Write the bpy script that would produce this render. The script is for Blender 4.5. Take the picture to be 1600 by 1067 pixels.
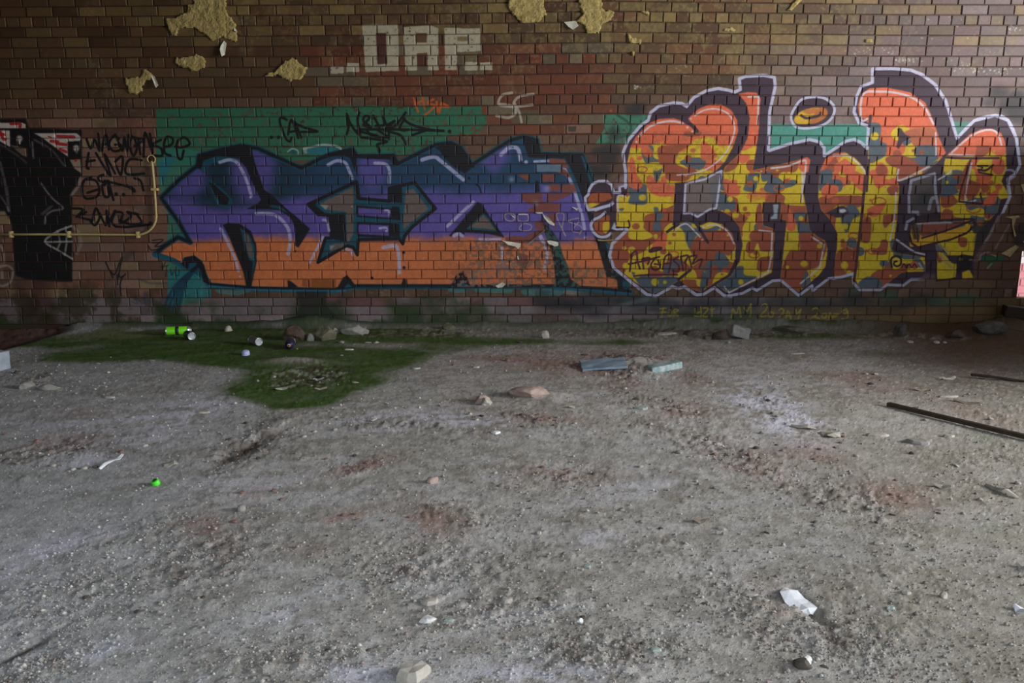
import bpy, bmesh, math, random
import numpy as np
from mathutils import Vector, Matrix, noise as mnoise

# ------------------------------------------------------------------ camera, sky, light, exposure
for o in list(bpy.data.objects):
    bpy.data.objects.remove(o, do_unlink=True)
scene = bpy.context.scene
COL = scene.collection
FPX = 1200.0
PITCH = math.radians(10.87)
CAM_D, CAM_Z = 7.306, 1.2426
cam_data = bpy.data.cameras.new('camera')
cam_data.lens = 36.0 * FPX / 1600.0
cam_data.sensor_width = 36.0
cam_data.clip_end = 200
cam = bpy.data.objects.new('camera', cam_data)
cam.location = (0, -CAM_D, CAM_Z)
cam.rotation_euler = (math.pi / 2 - PITCH, 0, 0)
COL.objects.link(cam)
scene.camera = cam

world = bpy.data.worlds.new('overcast_sky')
scene.world = world
world.use_nodes = True
bg = world.node_tree.nodes['Background']
bg.inputs['Color'].default_value = (0.80, 0.90, 1.0, 1)
bg.inputs['Strength'].default_value = 1.0

def area_light(name, loc, target, size, size_y, power, color, spread=math.pi):
    d = bpy.data.lights.new(name, 'AREA')
    d.shape = 'RECTANGLE'
    d.size, d.size_y = size, size_y
    d.energy = power
    d.color = color
    d.spread = spread
    o = bpy.data.objects.new(name, d)
    o.location = loc
    o.rotation_euler = (Vector(target) - Vector(loc)).to_track_quat('-Z', 'Y').to_euler()
    COL.objects.link(o)
    return o
area_light('daylight_right_opening', (9.6, -5.0, 2.7), (-0.5, -2.0, 0.1), 3.0, 1.7, 600, (1.0, 0.975, 0.94))
scene.view_settings.view_transform = 'Standard'
scene.view_settings.look = 'None'
scene.view_settings.gamma = 1
scene.view_settings.use_curve_mapping = False
scene.view_settings.exposure = 0.66

# ------------------------------------------------------------------ photograph <-> place
SN, CS = math.sin(PITCH), math.cos(PITCH)
def wall_pt(x, y):
    u, v = x - 800.0, y - 533.5
    den = FPX * CS - v * SN
    return u * CAM_D / den, CAM_Z - CAM_D * (FPX * SN + v * CS) / den
def floor_pt(x, y, z=0.0):
    u, v = x - 800.0, y - 533.5
    t = (CAM_Z - z) / (FPX * SN + v * CS)
    return u * t, -CAM_D + t * (FPX * CS - v * SN)
def photo_of(X, Y, Z):
    dy, dz = Y + CAM_D, Z - CAM_Z
    depth = dy * CS - dz * SN
    return 800 + FPX * X / depth, 533.5 - FPX * (dz * CS + dy * SN) / depth

# ------------------------------------------------------------------ helpers
def link(o):
    COL.objects.link(o)
    return o
def tag(o, label=None, cat=None, group=None, kind=None):
    if label: o['label'] = label
    if cat: o['category'] = cat
    if group: o['group'] = group
    if kind: o['kind'] = kind
    return o
def empty(name, loc=(0, 0, 0), rot=(0, 0, 0)):
    o = bpy.data.objects.new(name, None)
    o.empty_display_size = 0.05
    o.location = loc
    o.rotation_euler = rot
    return link(o)
def mesh_obj(name, verts, faces, mat=None, parent=None, smooth=False, colors=None):
    me = bpy.data.meshes.new(name)
    me.from_pydata([tuple(v) for v in verts], [], [tuple(f) for f in faces])
    if mat: me.materials.append(mat)
    if smooth: me.polygons.foreach_set('use_smooth', [True] * len(me.polygons))
    if colors is not None:
        a = me.color_attributes.new('Col', 'FLOAT_COLOR', 'POINT')
        a.data.foreach_set('color', np.asarray(colors, np.float32).ravel())
    me.update()
    o = bpy.data.objects.new(name, me)
    if parent: o.parent = parent
    return link(o)
def bm_obj(name, bm, mat=None, parent=None, smooth=False):
    bmesh.ops.recalc_face_normals(bm, faces=bm.faces)
    me = bpy.data.meshes.new(name)
    bm.to_mesh(me)
    bm.free()
    if mat: me.materials.append(mat)
    if smooth: me.polygons.foreach_set('use_smooth', [True] * len(me.polygons))
    o = bpy.data.objects.new(name, me)
    if parent: o.parent = parent
    return link(o)
def box_data(x0, x1, y0, y1, z0, z1):
    v = [(x, y, z) for z in (z0, z1) for y in (y0, y1) for x in (x0, x1)]
    f = [(0, 2, 3, 1), (4, 5, 7, 6), (0, 1, 5, 4), (2, 6, 7, 3), (0, 4, 6, 2), (1, 3, 7, 5)]
    return v, f
def lathe(name, prof, mat, parent, seg=24, axis='Z'):
    verts, faces = [], []
    for r, z in prof:
        for k in range(seg):
            a = 2 * math.pi * k / seg
            verts.append((r * math.cos(a), r * math.sin(a), z))
    for i in range(len(prof) - 1):
        for k in range(seg):
            a, b = i * seg + k, i * seg + (k + 1) % seg
            faces.append((a, b, b + seg, a + seg))
    faces.append(tuple(range(seg))[::-1])
    faces.append(tuple(range((len(prof) - 1) * seg, len(prof) * seg)))
    return mesh_obj(name, verts, faces, mat, parent, smooth=True)
def tube(name, pts, r, mat, parent=None, seg=10):
    pts = [Vector(p) for p in pts]
    verts, faces = [], []
    up = Vector((0, -1, 0))
    for i, p in enumerate(pts):
        d = (pts[min(i + 1, len(pts) - 1)] - pts[max(i - 1, 0)]).normalized()
        a = d.cross(up)
        if a.length < 1e-3: a = d.cross(Vector((0, 0, 1)))
        a.normalize(); b = d.cross(a).normalized()
        for k in range(seg):
            t = 2 * math.pi * k / seg
            verts.append(p + (a * math.cos(t) + b * math.sin(t)) * r)
    for i in range(len(pts) - 1):
        for k in range(seg):
            q, s = i * seg + k, i * seg + (k + 1) % seg
            faces.append((q, s, s + seg, q + seg))
    faces.append(tuple(range(seg))[::-1])
    faces.append(tuple(range((len(pts) - 1) * seg, len(pts) * seg)))
    return mesh_obj(name, verts, faces, mat, parent, smooth=True)

# value noise on arrays
_rs = np.random.RandomState(7)
_LAT = _rs.rand(256, 256).astype(np.float32)
def vnoise(x, y, s=0):
    x = x + 37.7 * s + 1000; y = y + 91.3 * s + 1000
    xi, yi = np.floor(x).astype(int), np.floor(y).astype(int)
    fx, fy = x - xi, y - yi
    fx = fx * fx * (3 - 2 * fx); fy = fy * fy * (3 - 2 * fy)
    a = _LAT[yi % 256, xi % 256]; b = _LAT[yi % 256, (xi + 1) % 256]
    c = _LAT[(yi + 1) % 256, xi % 256]; d = _LAT[(yi + 1) % 256, (xi + 1) % 256]
    return (a * (1 - fx) + b * fx) * (1 - fy) + (c * (1 - fx) + d * fx) * fy
def fbm(x, y, o=4, s=0):
    r, amp, tot = 0, 1.0, 0
    for k in range(o):
        r = r + amp * vnoise(x * 2 ** k, y * 2 ** k, s + k * 5)
        tot += amp; amp *= 0.5
    return r / tot
def sstep(a, b, x):
    t = np.clip((x - a) / (b - a), 0, 1)
    return t * t * (3 - 2 * t)

# ------------------------------------------------------------------ bricklayer's layout (English garden wall bond, header course every fourth)
ROW_Y = [1.8, 17.7, 34, 50.2, 66.4, 82.9, 99.3, 114.8, 131.2, 146.8, 162.7, 177.8, 193.7, 209.5, 224.8, 239.9, 255.3,
         270.4, 285.6, 301.2, 316.4, 331.7, 345.9, 361.1, 375.8, 390.6, 405.6, 419.9, 434.5, 449.1, 463.5, 477.5, 491.5, 506.7]
ANCH = [884.6, 871, 876, 855, 876.7, 868, 878.5, 860, 881.5, 874, 884, 863, 884, 878.5, 873, 853.5, 877, 866, 876.7, 855, 875,
        886, 856, 875, 855, 866, 875, 855, 870, 883, 872, 852, 871]
N_ABOVE = 4
row_lines = [1.8 - 16.3 * k for k in range(N_ABOVE, 0, -1)] + ROW_Y
anchors = [875, 868, 857, 878] + ANCH      # courses above the frame
def sag(x, y):
    a = np.interp(x, [0, 600, 950, 1400, 1600], [9.5, 5, 0, 5.5, 6])
    return a * max(0.0, 1 - y / 507.0) ** 0.6 if y > 0 else a
def head_w(x, y):
    t = min(1, max(0, y / 456.0))
    edge = 18.4 + 1.3 * max(0.0, 1 - (abs(x - 850) / 600.0) ** 1.5)
    return 20.6 * (1 - t) + edge * t
BR = []          # (xa, xb, row, ya, yb, is_header) in photo pixels
rb = random.Random(3)
for i in range(len(row_lines) - 1):
    ya, yb = row_lines[i], row_lines[i + 1]
    ym = (ya + yb) / 2
    hdr = (i - N_ABOVE) % 4 == 1
    s_row = (FPX * CS - (ym - 533.5) * SN) / CAM_D
    x_end = 800 + 4.97 * s_row if ym < 395 else (1594 if ym < 432 else (1588 if ym < 448 else 1582 if ym < 462 else 1612))
    x_start = 800 - 5.2 * s_row
    cuts = [anchors[i]]
    x = anchors[i]
    while x < x_end:
        w = head_w(x, ym) * (1 if hdr else 2)
        if not hdr and rb.random() < 0.03: w *= 0.5
        x += w + rb.uniform(-0.5, 0.5)
        cuts.append(min(x, x_end))
    x = anchors[i]
    while x > x_start:
        w = head_w(x, ym) * (1 if hdr else 2)
        if not hdr and rb.random() < 0.03: w *= 0.5
        x -= w + rb.uniform(-0.5, 0.5)
        cuts.insert(0, x)
    for a, b in zip(cuts[:-1], cuts[1:]):
        if b - a > 5: BR.append((a, b, i, ya, yb, hdr))
# ------------------------------------------------------------------ painted surface of the wall: colour map in metres, computed here
TX0, TX1, TZ0, TZ1 = -5.6, 5.6, -0.1, 3.8
TW = 3500
TH = int(TW * (TZ1 - TZ0) / (TX1 - TX0))
PPM = TW / (TX1 - TX0)
IMG = np.zeros((TH, TW, 3), np.float32)
gx, gz = np.meshgrid((np.arange(TW) + 0.5) / PPM + TX0, (np.arange(TH) + 0.5) / PPM + TZ0)
gx = gx.astype(np.float32); gz = gz.astype(np.float32)
_dz = gz - CAM_Z
_dep = CAM_D * CS - _dz * SN
GPX = 800 + FPX * gx / _dep                 # photo coordinates of each texel
GPY = 533.5 - FPX * (_dz * CS + CAM_D * SN) / _dep
NF = fbm(gx * 40, gz * 40, 3, 1)
NM = fbm(gx * 9, gz * 9, 4, 2)
NL = fbm(gx * 2.2, gz * 2.2, 4, 3)

CR = {'A1': (240, 200, 3.81), 'A2': (460, 200, 3.81), 'A3': (700, 200, 3.81), 'B1': (940, 100, 5.333), 'B2': (940, 270, 5.333),
      'C1': (1160, 100, 5.333), 'C2': (1160, 270, 5.333), 'D': (1300, 200, 3.953), 'L1': (0, 170, 5.333), 'L2': (0, 340, 5.333),
      'T': (420, 150, 5.333), 'G': (250, 0, 5.333), 'H': (780, 0, 5.333), 'R1': (0, 0, 4), 'R2': (400, 0, 4), 'R3': (800, 0, 4),
      'R4': (1200, 0, 4), 'R5': (0, 260, 4), 'R6': (400, 260, 4), 'R7': (800, 260, 4), 'R8': (1200, 260, 4),
      'E': (760, 320, 8), 'F': (1380, 330, 7.11), 'M': (1000, 460, 4), 'P': (0, 0, 1)}
def px(c, pts):
    ox, oy, s = CR[c]
    return [(ox + a / s, oy + b / s) for a, b in pts]
def tex(pts):
    out = []
    for x, y in pts:
        X, Z = wall_pt(x, y)
        out.append(((X - TX0) * PPM, (Z - TZ0) * PPM))
    return np.array(out)
def spline(p, closed, n=6):
    p = np.asarray(p, float); m = len(p); out = []
    if m < 3: return p
    rng = range(m) if closed else range(m - 1)
    for i in rng:
        if closed: a, b, c, d = p[(i - 1) % m], p[i], p[(i + 1) % m], p[(i + 2) % m]
        else: a, b, c, d = p[max(i - 1, 0)], p[i], p[i + 1], p[min(i + 2, m - 1)]
        for k in range(n):
            t = k / n
            out.append(0.5 * (2 * b + (c - a) * t + (2 * a - 5 * b + 4 * c - d) * t * t + (3 * b - a - 3 * c + d) * t ** 3))
    if not closed: out.append(p[-1])
    return np.array(out)
def blur(m, r):
    for _ in range(2):
        for ax in (0, 1):
            k = max(1, int(r))
            c = np.cumsum(np.pad(m, [(k + 1, k) if a == ax else (0, 0) for a in (0, 1)], mode='edge'), axis=ax)
            n = m.shape[ax]
            hi = np.take(c, np.arange(2 * k + 1, 2 * k + 1 + n), axis=ax); lo = np.take(c, np.arange(0, n), axis=ax)
            m = (hi - lo) / (2 * k + 1)
    return m
def mask_poly(c, pts, smooth=False, soft=1.0, jit=0.0):
    """returns (bbox slices, alpha)"""
    P = px(c, pts)
    if smooth: P = spline(P, True)
    T = tex(P)
    pad = int(soft * 3) + 3
    x0, x1 = max(0, int(T[:, 0].min()) - pad), min(TW, int(T[:, 0].max()) + pad)
    y0, y1 = max(0, int(T[:, 1].min()) - pad), min(TH, int(T[:, 1].max()) + pad)
    if x1 <= x0 or y1 <= y0: return None
    m = np.zeros((y1 - y0, x1 - x0), np.float32)
    xs = np.arange(x0, x1) + 0.5
    A, B = T, np.roll(T, -1, axis=0)
    for r in range(y0, y1):
        y = r + 0.5
        hit = (A[:, 1] <= y) != (B[:, 1] <= y)
        if not hit.any(): continue
        a, b = A[hit], B[hit]
        cx = np.sort(a[:, 0] + (y - a[:, 1]) / (b[:, 1] - a[:, 1]) * (b[:, 0] - a[:, 0]))
        m[r - y0] = (np.searchsorted(cx, xs) % 2).astype(np.float32)
    m = blur(m, soft)
    if jit:
        m = sstep(0.5 - jit, 0.5 + jit, m + (NM[y0:y1, x0:x1] - 0.5) * 0.8)
    return (slice(y0, y1), slice(x0, x1)), m
FILL = np.zeros((TH, TW), np.float32)
def put(mm, col, op=1.0, speck=0.0, fill=False):
    if mm is None: return
    s, m = mm
    if speck: m = m * sstep(speck - 0.12, speck + 0.02, NF[s])
    col = np.array(col, np.float32) / 255.0
    IMG[s] += (col - IMG[s]) * (m * op)[..., None]
    if fill: FILL[s] = np.maximum(FILL[s], m)
def poly(c, pts, col, op=1.0, smooth=False, soft=1.0, jit=0.0, speck=0.0, fill=False):
    put(mask_poly(c, pts, smooth, soft, jit), col, op, speck, fill)
def stroke(c, pts, w, col, op=1.0, soft=1.2, smooth=True, closed=False, speck=0.0, clip=None):
    """w: full width in photo pixels"""
    P = px(c, pts)
    if smooth and len(P) > 2: P = spline(P, closed, 5)
    elif closed: P = np.array(list(P) + [P[0]])
    if closed and smooth: P = np.vstack([P, P[:1]])
    T = tex(P)
    r = w * 0.5 * PPM / 163.0
    pad = int(r + soft * 2) + 3
    x0, x1 = max(0, int(T[:, 0].min()) - pad), min(TW, int(T[:, 0].max()) + pad)
    y0, y1 = max(0, int(T[:, 1].min()) - pad), min(TH, int(T[:, 1].max()) + pad)
    if x1 <= x0 or y1 <= y0: return
    m = np.zeros((y1 - y0, x1 - x0), np.float32)
    for a, b in zip(T[:-1], T[1:]):
        u0, u1 = max(x0, int(min(a[0], b[0])) - pad), min(x1, int(max(a[0], b[0])) + pad)
        v0, v1 = max(y0, int(min(a[1], b[1])) - pad), min(y1, int(max(a[1], b[1])) + pad)
        if u1 <= u0 or v1 <= v0: continue
        X, Y = np.meshgrid(np.arange(u0, u1) + 0.5, np.arange(v0, v1) + 0.5)
        d = b - a; L = max(1e-6, d @ d)
        t = np.clip(((X - a[0]) * d[0] + (Y - a[1]) * d[1]) / L, 0, 1)
        dist = np.hypot(X - a[0] - t * d[0], Y - a[1] - t * d[1])
        al = 1 - sstep(r - soft * 0.5, r + soft, dist)
        sub = m[v0 - y0:v1 - y0, u0 - x0:u1 - x0]
        np.maximum(sub, al, out=sub)
    s = (slice(y0, y1), slice(x0, x1))
    if clip is not None: m = m * clip[s]
    put((s, m), col, op, speck)
def dot(c, x, y, r, col, op=1.0, soft=1.2, ry=None):
    n = 14; ry = ry or r
    s = CR[c][2]
    poly(c, [(x + r * s * math.cos(2 * math.pi * k / n), y + ry * s * math.sin(2 * math.pi * k / n)) for k in range(n)], col, op, soft=soft)

# ---- bare bricks, each with its own tint
rp = random.Random(11)
def lerp(a, b, t): return tuple(a[k] + (b[k] - a[k]) * t for k in range(3))
MORTAR = np.array([62, 48, 38], np.float32) / 255
IMG[:] = MORTAR
_top = sstep(150, 20, GPY)
def brick_col(x, y):
    red, brown, grey, mauve, ochre = (116, 62, 42), (108, 76, 54), (114, 98, 80), (138, 112, 116), (158, 134, 76)
    t = rp.random()
    if y > 462:
        base = lerp((138, 122, 124), (118, 100, 100), t)
        if 480 < x < 900 and y < 480: base = lerp(base, (120, 62, 62), 0.6 * (rp.random() < .5))
        if x > 1180: base = lerp(base, (118, 92, 62), min(1, (x - 1180) / 200))
    elif x > 1150 and y < 240:
        k = min(1, max(0, (x - 1150) / 250 + (y - 60) / 160))
        base = lerp(lerp((120, 82, 52), (128, 106, 72), t), lerp((122, 96, 94), (132, 114, 112), t), max(0, min(1, k)))
    elif x > 940 and y < 120:
        base = lerp((114, 72, 44), (124, 102, 66), t)
    elif x < 330 and y > 180:
        base = lerp((126, 80, 62), (140, 108, 92), t)
        if rp.random() < 0.12: base = (148, 122, 88)
    elif 60 < y < 215 and 480 < x < 960:
        base = lerp((110, 54, 32), (116, 72, 46), t)
        if rp.random() < 0.2: base = (112, 96, 72)
    else:
        base = lerp((90, 58, 34), (106, 82, 52), t)
        if y > 150: base = lerp(base, (122, 88, 76), 0.5)
    if y < 60 and rp.random() < 0.35: base = lerp(base, ochre, rp.uniform(.2, .6))
    k = rp.uniform(0.86, 1.12)
    return tuple(v * k for v in base)
for (xa, xb, i, ya, yb, hdr) in BR:
    xm, ym = (xa + xb) / 2, (ya + yb) / 2
    d = sag(xm, ym)
    X0, Z1 = wall_pt(xa, ya + d); X1, Z0 = wall_pt(xb, yb + d)
    Xa2, _ = wall_pt(xa, ym + d); Xb2, _ = wall_pt(xb, ym + d)
    c0, c1 = int((Xa2 - TX0) * PPM + 1.2), int((Xb2 - TX0) * PPM - 0.2)
    r0, r1 = int((Z0 - TZ0) * PPM + 1.2), int((Z1 - TZ0) * PPM - 0.2)
    c0, c1, r0, r1 = max(c0, 0), min(c1, TW), max(r0, 0), min(r1, TH)
    if c1 > c0 and r1 > r0:
        IMG[r0:r1, c0:c1] = np.array(brick_col(xm, ym)) / 255.0
# limewash and plaster traces, grime
def tint(mask, col, op):
    col = np.array(col, np.float32) / 255
    IMG[:] += (col - IMG) * (mask * op)[..., None]
tint(sstep(0.50, 0.66, NM) * sstep(170, 60, GPY) * sstep(0.42, 0.6, NL), (150, 126, 74), 0.32)
tint(sstep(0.53, 0.58, NF * 0.5 + NM * 0.5) * sstep(190, 20, GPY) * sstep(700, 1000, GPX) * sstep(1420, 1250, GPX), (150, 132, 74), 0.42)
tint(sstep(0.60, 0.64, NF) * sstep(0.5, 0.6, NL), (150, 132, 98), 0.3)
tint(sstep(0.55, 0.7, NL) * sstep(60, 200, GPY), (70, 48, 40), 0.35)

# ---- green ground colour behind the two pieces
GRN, TEA = (46, 116, 84), (70, 156, 138)
poly('P', [(244, 170), (400, 168), (520, 165), (640, 166), (752, 166), (752, 178), (760, 179), (760, 193), (748, 209), (700, 212), (690, 240), (244, 262)], GRN, .95, jit=.28, speck=.34)
poly('P', [(244, 228), (262, 228), (330, 240), (300, 330), (300, 400), (320, 470), (262, 480), (262, 330), (250, 300)], (50, 132, 112), .8, jit=.3)
poly('P', [(262, 420), (330, 430), (330, 464), (262, 466)], (40, 130, 136), .85, jit=.2)
poly('L1', [(1320, 460), (1420, 380), (1460, 400), (1400, 520), (1350, 640)], (30, 120, 140), .8, soft=3)
poly('P', [(752, 193), (800, 193), (800, 209), (745, 209)], (92, 84, 66), .5)
poly('P', [(800, 172), (842, 172), (842, 193), (800, 193)], (96, 98, 70), .6)
poly('P', [(942, 179), (1015, 179), (1005, 200), (975, 225), (930, 226), (945, 200)], (60, 140, 110), .85, jit=.25, speck=.36)
poly('P', [(1205, 194), (1365, 194), (1365, 245), (1250, 262), (1205, 235)], TEA, .95)
poly('P', [(1488, 190), (1530, 190), (1505, 215), (1490, 214)], TEA, .7)
for x, y, r in ((990, 172, 14), (1000, 168, 11), (960, 205, 10), (955, 235, 17), (935, 237, 12), (950, 250, 16), (940, 268, 18), (960, 215, 10), (925, 262, 10)):
    dot('P', x, y, r, (38, 38, 42), .75, soft=7, ry=r * .6)
stroke('P', [(965, 180), (985, 195), (982, 210), (970, 214)], 3, (30, 60, 52), .6, soft=3)
for x, y, r in ((1560, 145, 16), (1580, 165, 22), (1595, 180, 24), (1590, 150, 14), (1545, 160, 10)): dot('P', x, y, r, (36, 34, 38), .7, soft=8, ry=r * .6)

# ---- left piece: silhouette with its colour fade
SIL = (px('A1', [(8, 752), (60, 705), (145, 650), (218, 680), (150, 560), (45, 415), (150, 310), (250, 230), (270, 165), (400, 130), (520, 105), (620, 122), (880, 240)]) +
       px('A2', [(200, 160), (345, 128), (375, 168), (590, 165), (612, 215), (840, 100), (930, 88), (990, 118), (1063, 228)]) +
       px('A3', [(150, 215), (280, 130), (370, 75), (450, 52), (530, 75), (545, 160), (800, 162), (860, 320), (850, 470), (880, 560), (960, 700), (960, 800), (1085, 930), (1085, 985), (900, 965), (640, 945), (0, 945)]) +
       px('A2', [(1040, 942), (360, 945)]) + px('A1', [(1080, 965), (800, 955), (600, 955), (320, 930), (300, 870), (275, 790), (245, 772), (190, 775), (180, 825), (120, 785)]))
s, m = mask_poly('P', SIL)
sy = GPY[s] + (NM[s] - .5) * 14
sx = GPX[s]
NV, PUR, ORG = np.array([32, 68, 102]) / 255, np.array([100, 84, 168]) / 255, np.array([226, 122, 68]) / 255
NV2 = np.array([20, 50, 66]) / 255
tb = np.interp(sx, [250, 440, 700, 950], [378, 371, 374, 376])[..., None]
tu = np.interp(sx, [240, 330, 420, 470, 600, 700, 930], [300, 322, 322, 306, 298, 300, 292])
nvy = sstep(tu + 16, tu - 14, sy)
patch = np.maximum(sstep(48, 22, np.hypot(sx - 395, (sy - 262) * .6)), sstep(34, 14, np.hypot(sx - 582, (sy - 262) * .7)))
patch = np.maximum(patch, sstep(36, 16, np.hypot(sx - 770, (sy - 240) * 1.0)))
patch = np.maximum(patch, sstep(46, 20, np.hypot(sx - 290, (sy - 278))))
nvy = (nvy * (1 - patch * .85))[..., None]
left = sstep(520, 380, sx)[..., None]
colr = PUR * (1 - nvy) + (NV * (1 - left) + NV2 * left) * nvy
org = sstep(-9, 9, sy[..., None] - tb)
colr = colr * (1 - org) + ORG * org
colr = colr * (0.94 + 0.12 * NM[s][..., None])
IMG[s] += (colr - IMG[s]) * m[..., None]
BLK, DTE, LIL, BKG = (20, 20, 28), (16, 84, 104), (198, 192, 232), (118, 98, 90)
# outline: teal halo, then black
TOPL = px('A1', [(8, 752), (60, 705), (145, 650), (218, 680), (150, 560), (45, 415), (150, 310), (262, 225), (270, 165), (400, 130), (520, 105), (620, 122), (880, 240)]) + px('A2', [(200, 160), (345, 128), (375, 168), (590, 165), (612, 215), (840, 100), (930, 88), (990, 118), (1063, 228)]) + px('A3', [(150, 215), (280, 130), (370, 75), (450, 52), (530, 75), (545, 155), (800, 162), (860, 320)])
BOTL = px('A3', [(1085, 980), (900, 962), (640, 945), (0, 948)]) + px('A2', [(1040, 945), (370, 945), (250, 965)]) + px('A1', [(1080, 968), (800, 962), (600, 958), (330, 935), (300, 870), (275, 800), (240, 775), (190, 785), (180, 830), (120, 790), (8, 752)])
stroke('P', TOPL, 8, DTE, .9, smooth=False, soft=2.5)
stroke('P', TOPL, 4.2, BLK, .95, smooth=False, soft=2)
stroke('P', BOTL, 8, (20, 96, 120), .9, smooth=False, soft=2.5)
stroke('P', [(x, y - 1.5) for x, y in BOTL], 3.8, BLK, .95, smooth=False, soft=2)
stroke('A1', [(5, 752), (80, 770), (140, 800), (185, 838), (230, 830)], 5, (20, 96, 120), .9)
def blk(c, pts, smooth=False): poly(c, pts, BLK, .97, smooth=smooth, soft=1.5)
def tea(c, pts, smooth=False): poly(c, pts, DTE, .97, smooth=smooth, soft=1.5)
def brk(c, pts, smooth=False): poly(c, pts, BKG, .95, smooth=smooth, soft=1.2)
blk('A1', [(265, 160), (480, 115), (530, 108), (580, 125), (610, 230), (660, 370), (705, 400), (780, 470), (850, 530), (932, 600), (862, 712), (842, 700), (845, 600), (815, 535), (750, 490), (680, 482), (555, 482), (620, 450), (640, 430), (590, 330), (550, 235), (505, 185), (380, 165), (295, 195), (285, 250), (262, 240)])
tea('A1', [(705, 455), (760, 470), (810, 515), (790, 505), (740, 480), (690, 470)])
tea('A1', [(280, 250), (300, 195), (380, 165), (500, 180), (480, 200), (350, 210), (300, 270)])
tea('A1', [(320, 310), (350, 315), (462, 420), (450, 470), (390, 465), (350, 390)], True)
blk('A1', [(328, 322), (352, 330), (450, 420), (440, 460), (400, 455), (365, 400)])
blk('A1', [(412, 578), (440, 565), (515, 572), (580, 615), (612, 700), (612, 800), (582, 945), (552, 945), (535, 860), (495, 760), (450, 650)])
tea('A1', [(512, 590), (570, 635), (602, 700), (606, 790), (580, 935), (568, 780), (535, 680)])
blk('A1', [(560, 780), (590, 800), (580, 945), (552, 945)])
brk('A1', [(540, 625), (565, 640), (590, 720), (588, 785), (570, 770), (548, 700)])
tea('A1', [(200, 800), (240, 785), (275, 810), (300, 900), (250, 870), (190, 840)])
blk('A1', [(168, 805), (185, 772), (250, 768), (300, 815), (325, 930), (296, 915), (280, 850), (250, 800), (210, 805), (208, 832), (190, 838)])
blk('A1', [(798, 905), (815, 910), (860, 945), (800, 955)])
tea('A2', [(85, 455), (370, 318), (388, 418), (560, 432), (562, 358), (715, 322), (842, 482), (700, 600), (655, 660), (380, 668), (375, 755), (350, 712), (310, 702), (138, 800), (185, 655), (220, 655), (210, 522), (140, 515)])
OUTA2 = [(82, 455), (370, 320), (385, 420), (565, 435), (565, 360), (715, 325), (840, 480), (700, 590), (655, 645), (645, 690), (625, 660), (380, 665), (375, 755), (350, 710), (310, 700), (140, 800), (185, 655), (220, 655), (210, 520), (140, 515)]
stroke('A2', OUTA2, 4.6, BLK, .97, smooth=False, closed=True)
blk('A2', [(80, 455), (200, 395), (120, 455), (190, 515), (140, 520)])
blk('A2', [(208, 510), (300, 508), (308, 678), (222, 660)])
blk('A2', [(565, 360), (640, 340), (642, 445), (568, 440)])
blk('A2', [(350, 325), (372, 320), (388, 420), (370, 425)])
poly('A2', [(372, 462), (585, 480), (582, 545), (372, 530)], BLK); poly('A2', [(380, 475), (575, 488), (575, 535), (380, 520)], (100, 84, 168))
poly('A2', [(372, 560), (572, 568), (570, 655), (372, 645)], BLK); poly('A2', [(382, 572), (562, 580), (562, 642), (382, 632)], (100, 84, 168))
blk('A2', [(578, 468), (625, 470), (632, 550), (580, 545)]); blk('A2', [(568, 568), (625, 572), (628, 655), (568, 645)])
brk('A2', [(150, 450), (200, 425), (350, 352), (352, 440), (352, 630), (325, 682), (312, 680), (308, 500), (190, 488)])
brk('A2', [(662, 372), (708, 362), (800, 482), (700, 560), (650, 605), (645, 540), (655, 470)])
brk('A2', [(208, 712), (235, 688), (318, 688), (280, 712), (212, 735)])
poly('A2', [(150, 455), (205, 462), (185, 488)], (170, 178, 168), .7); poly('A2', [(210, 700), (240, 700), (215, 728)], (170, 178, 168), .7)
blk('A2', [(250, 960), (290, 890), (315, 876), (335, 900), (370, 948)], False); poly('A2', [(290, 955), (320, 925), (345, 950)], DTE)
blk('A2', [(632, 948), (648, 896), (662, 900), (674, 948)]); blk('A2', [(928, 948), (960, 880), (985, 852), (1015, 850), (1048, 945)]); poly('A2', [(960, 945), (1000, 900), (1030, 945)], (40, 96, 130), .8)
blk('A3', [(8, 640), (60, 580), (175, 440), (200, 450), (250, 530), (337, 652), (240, 630), (100, 622), (95, 642), (70, 620), (35, 625), (20, 648)])
tea('A3', [(108, 602), (212, 505), (240, 535), (295, 618)]); brk('A3', [(128, 592), (210, 518), (240, 550), (280, 605)])
blk('A2', [(835, 118), (930, 88), (990, 118), (1065, 230), (1015, 272), (950, 232), (895, 180), (860, 130)])
blk('A2', [(372, 182), (590, 163), (618, 195), (610, 225), (585, 222), (575, 188)])
blk('A2', [(150, 190), (290, 128), (350, 128), (372, 170), (364, 265), (350, 232), (335, 185), (300, 160), (240, 165)])
blk('A3', [(452, 60), (500, 60), (535, 85), (545, 160), (690, 162), (690, 182), (480, 176), (458, 115)])
blk('A3', [(690, 170), (745, 160), (800, 165), (858, 320), (848, 470), (872, 560), (960, 700), (960, 800), (1080, 925), (1085, 978), (1012, 965), (1005, 905), (960, 885), (945, 892), (892, 700), (868, 640), (820, 480), (760, 300)])
tea('A3', [(790, 165), (805, 165), (860, 320), (855, 380), (845, 320)]); tea('A3', [(935, 680), (962, 700), (962, 780), (950, 740)]); tea('A3', [(1040, 900), (1082, 925), (1082, 965), (1040, 955)])
tea('A3', [(690, 180), (720, 220), (800, 440), (780, 430), (735, 310)])
blk('A3', [(558, 560), (600, 590), (640, 640), (662, 680), (685, 760), (712, 820), (730, 900), (800, 948), (640, 948), (635, 850), (622, 760), (600, 690), (575, 620)])
poly('A3', [(558, 560), (600, 590), (640, 640), (662, 680), (685, 760), (712, 820), (730, 900), (800, 948), (640, 948), (635, 850), (622, 760), (600, 690)], (60, 130, 110), .6, speck=.56)
stroke('A3', [(165, 335), (185, 350), (197, 385)], 2, BLK)
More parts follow.
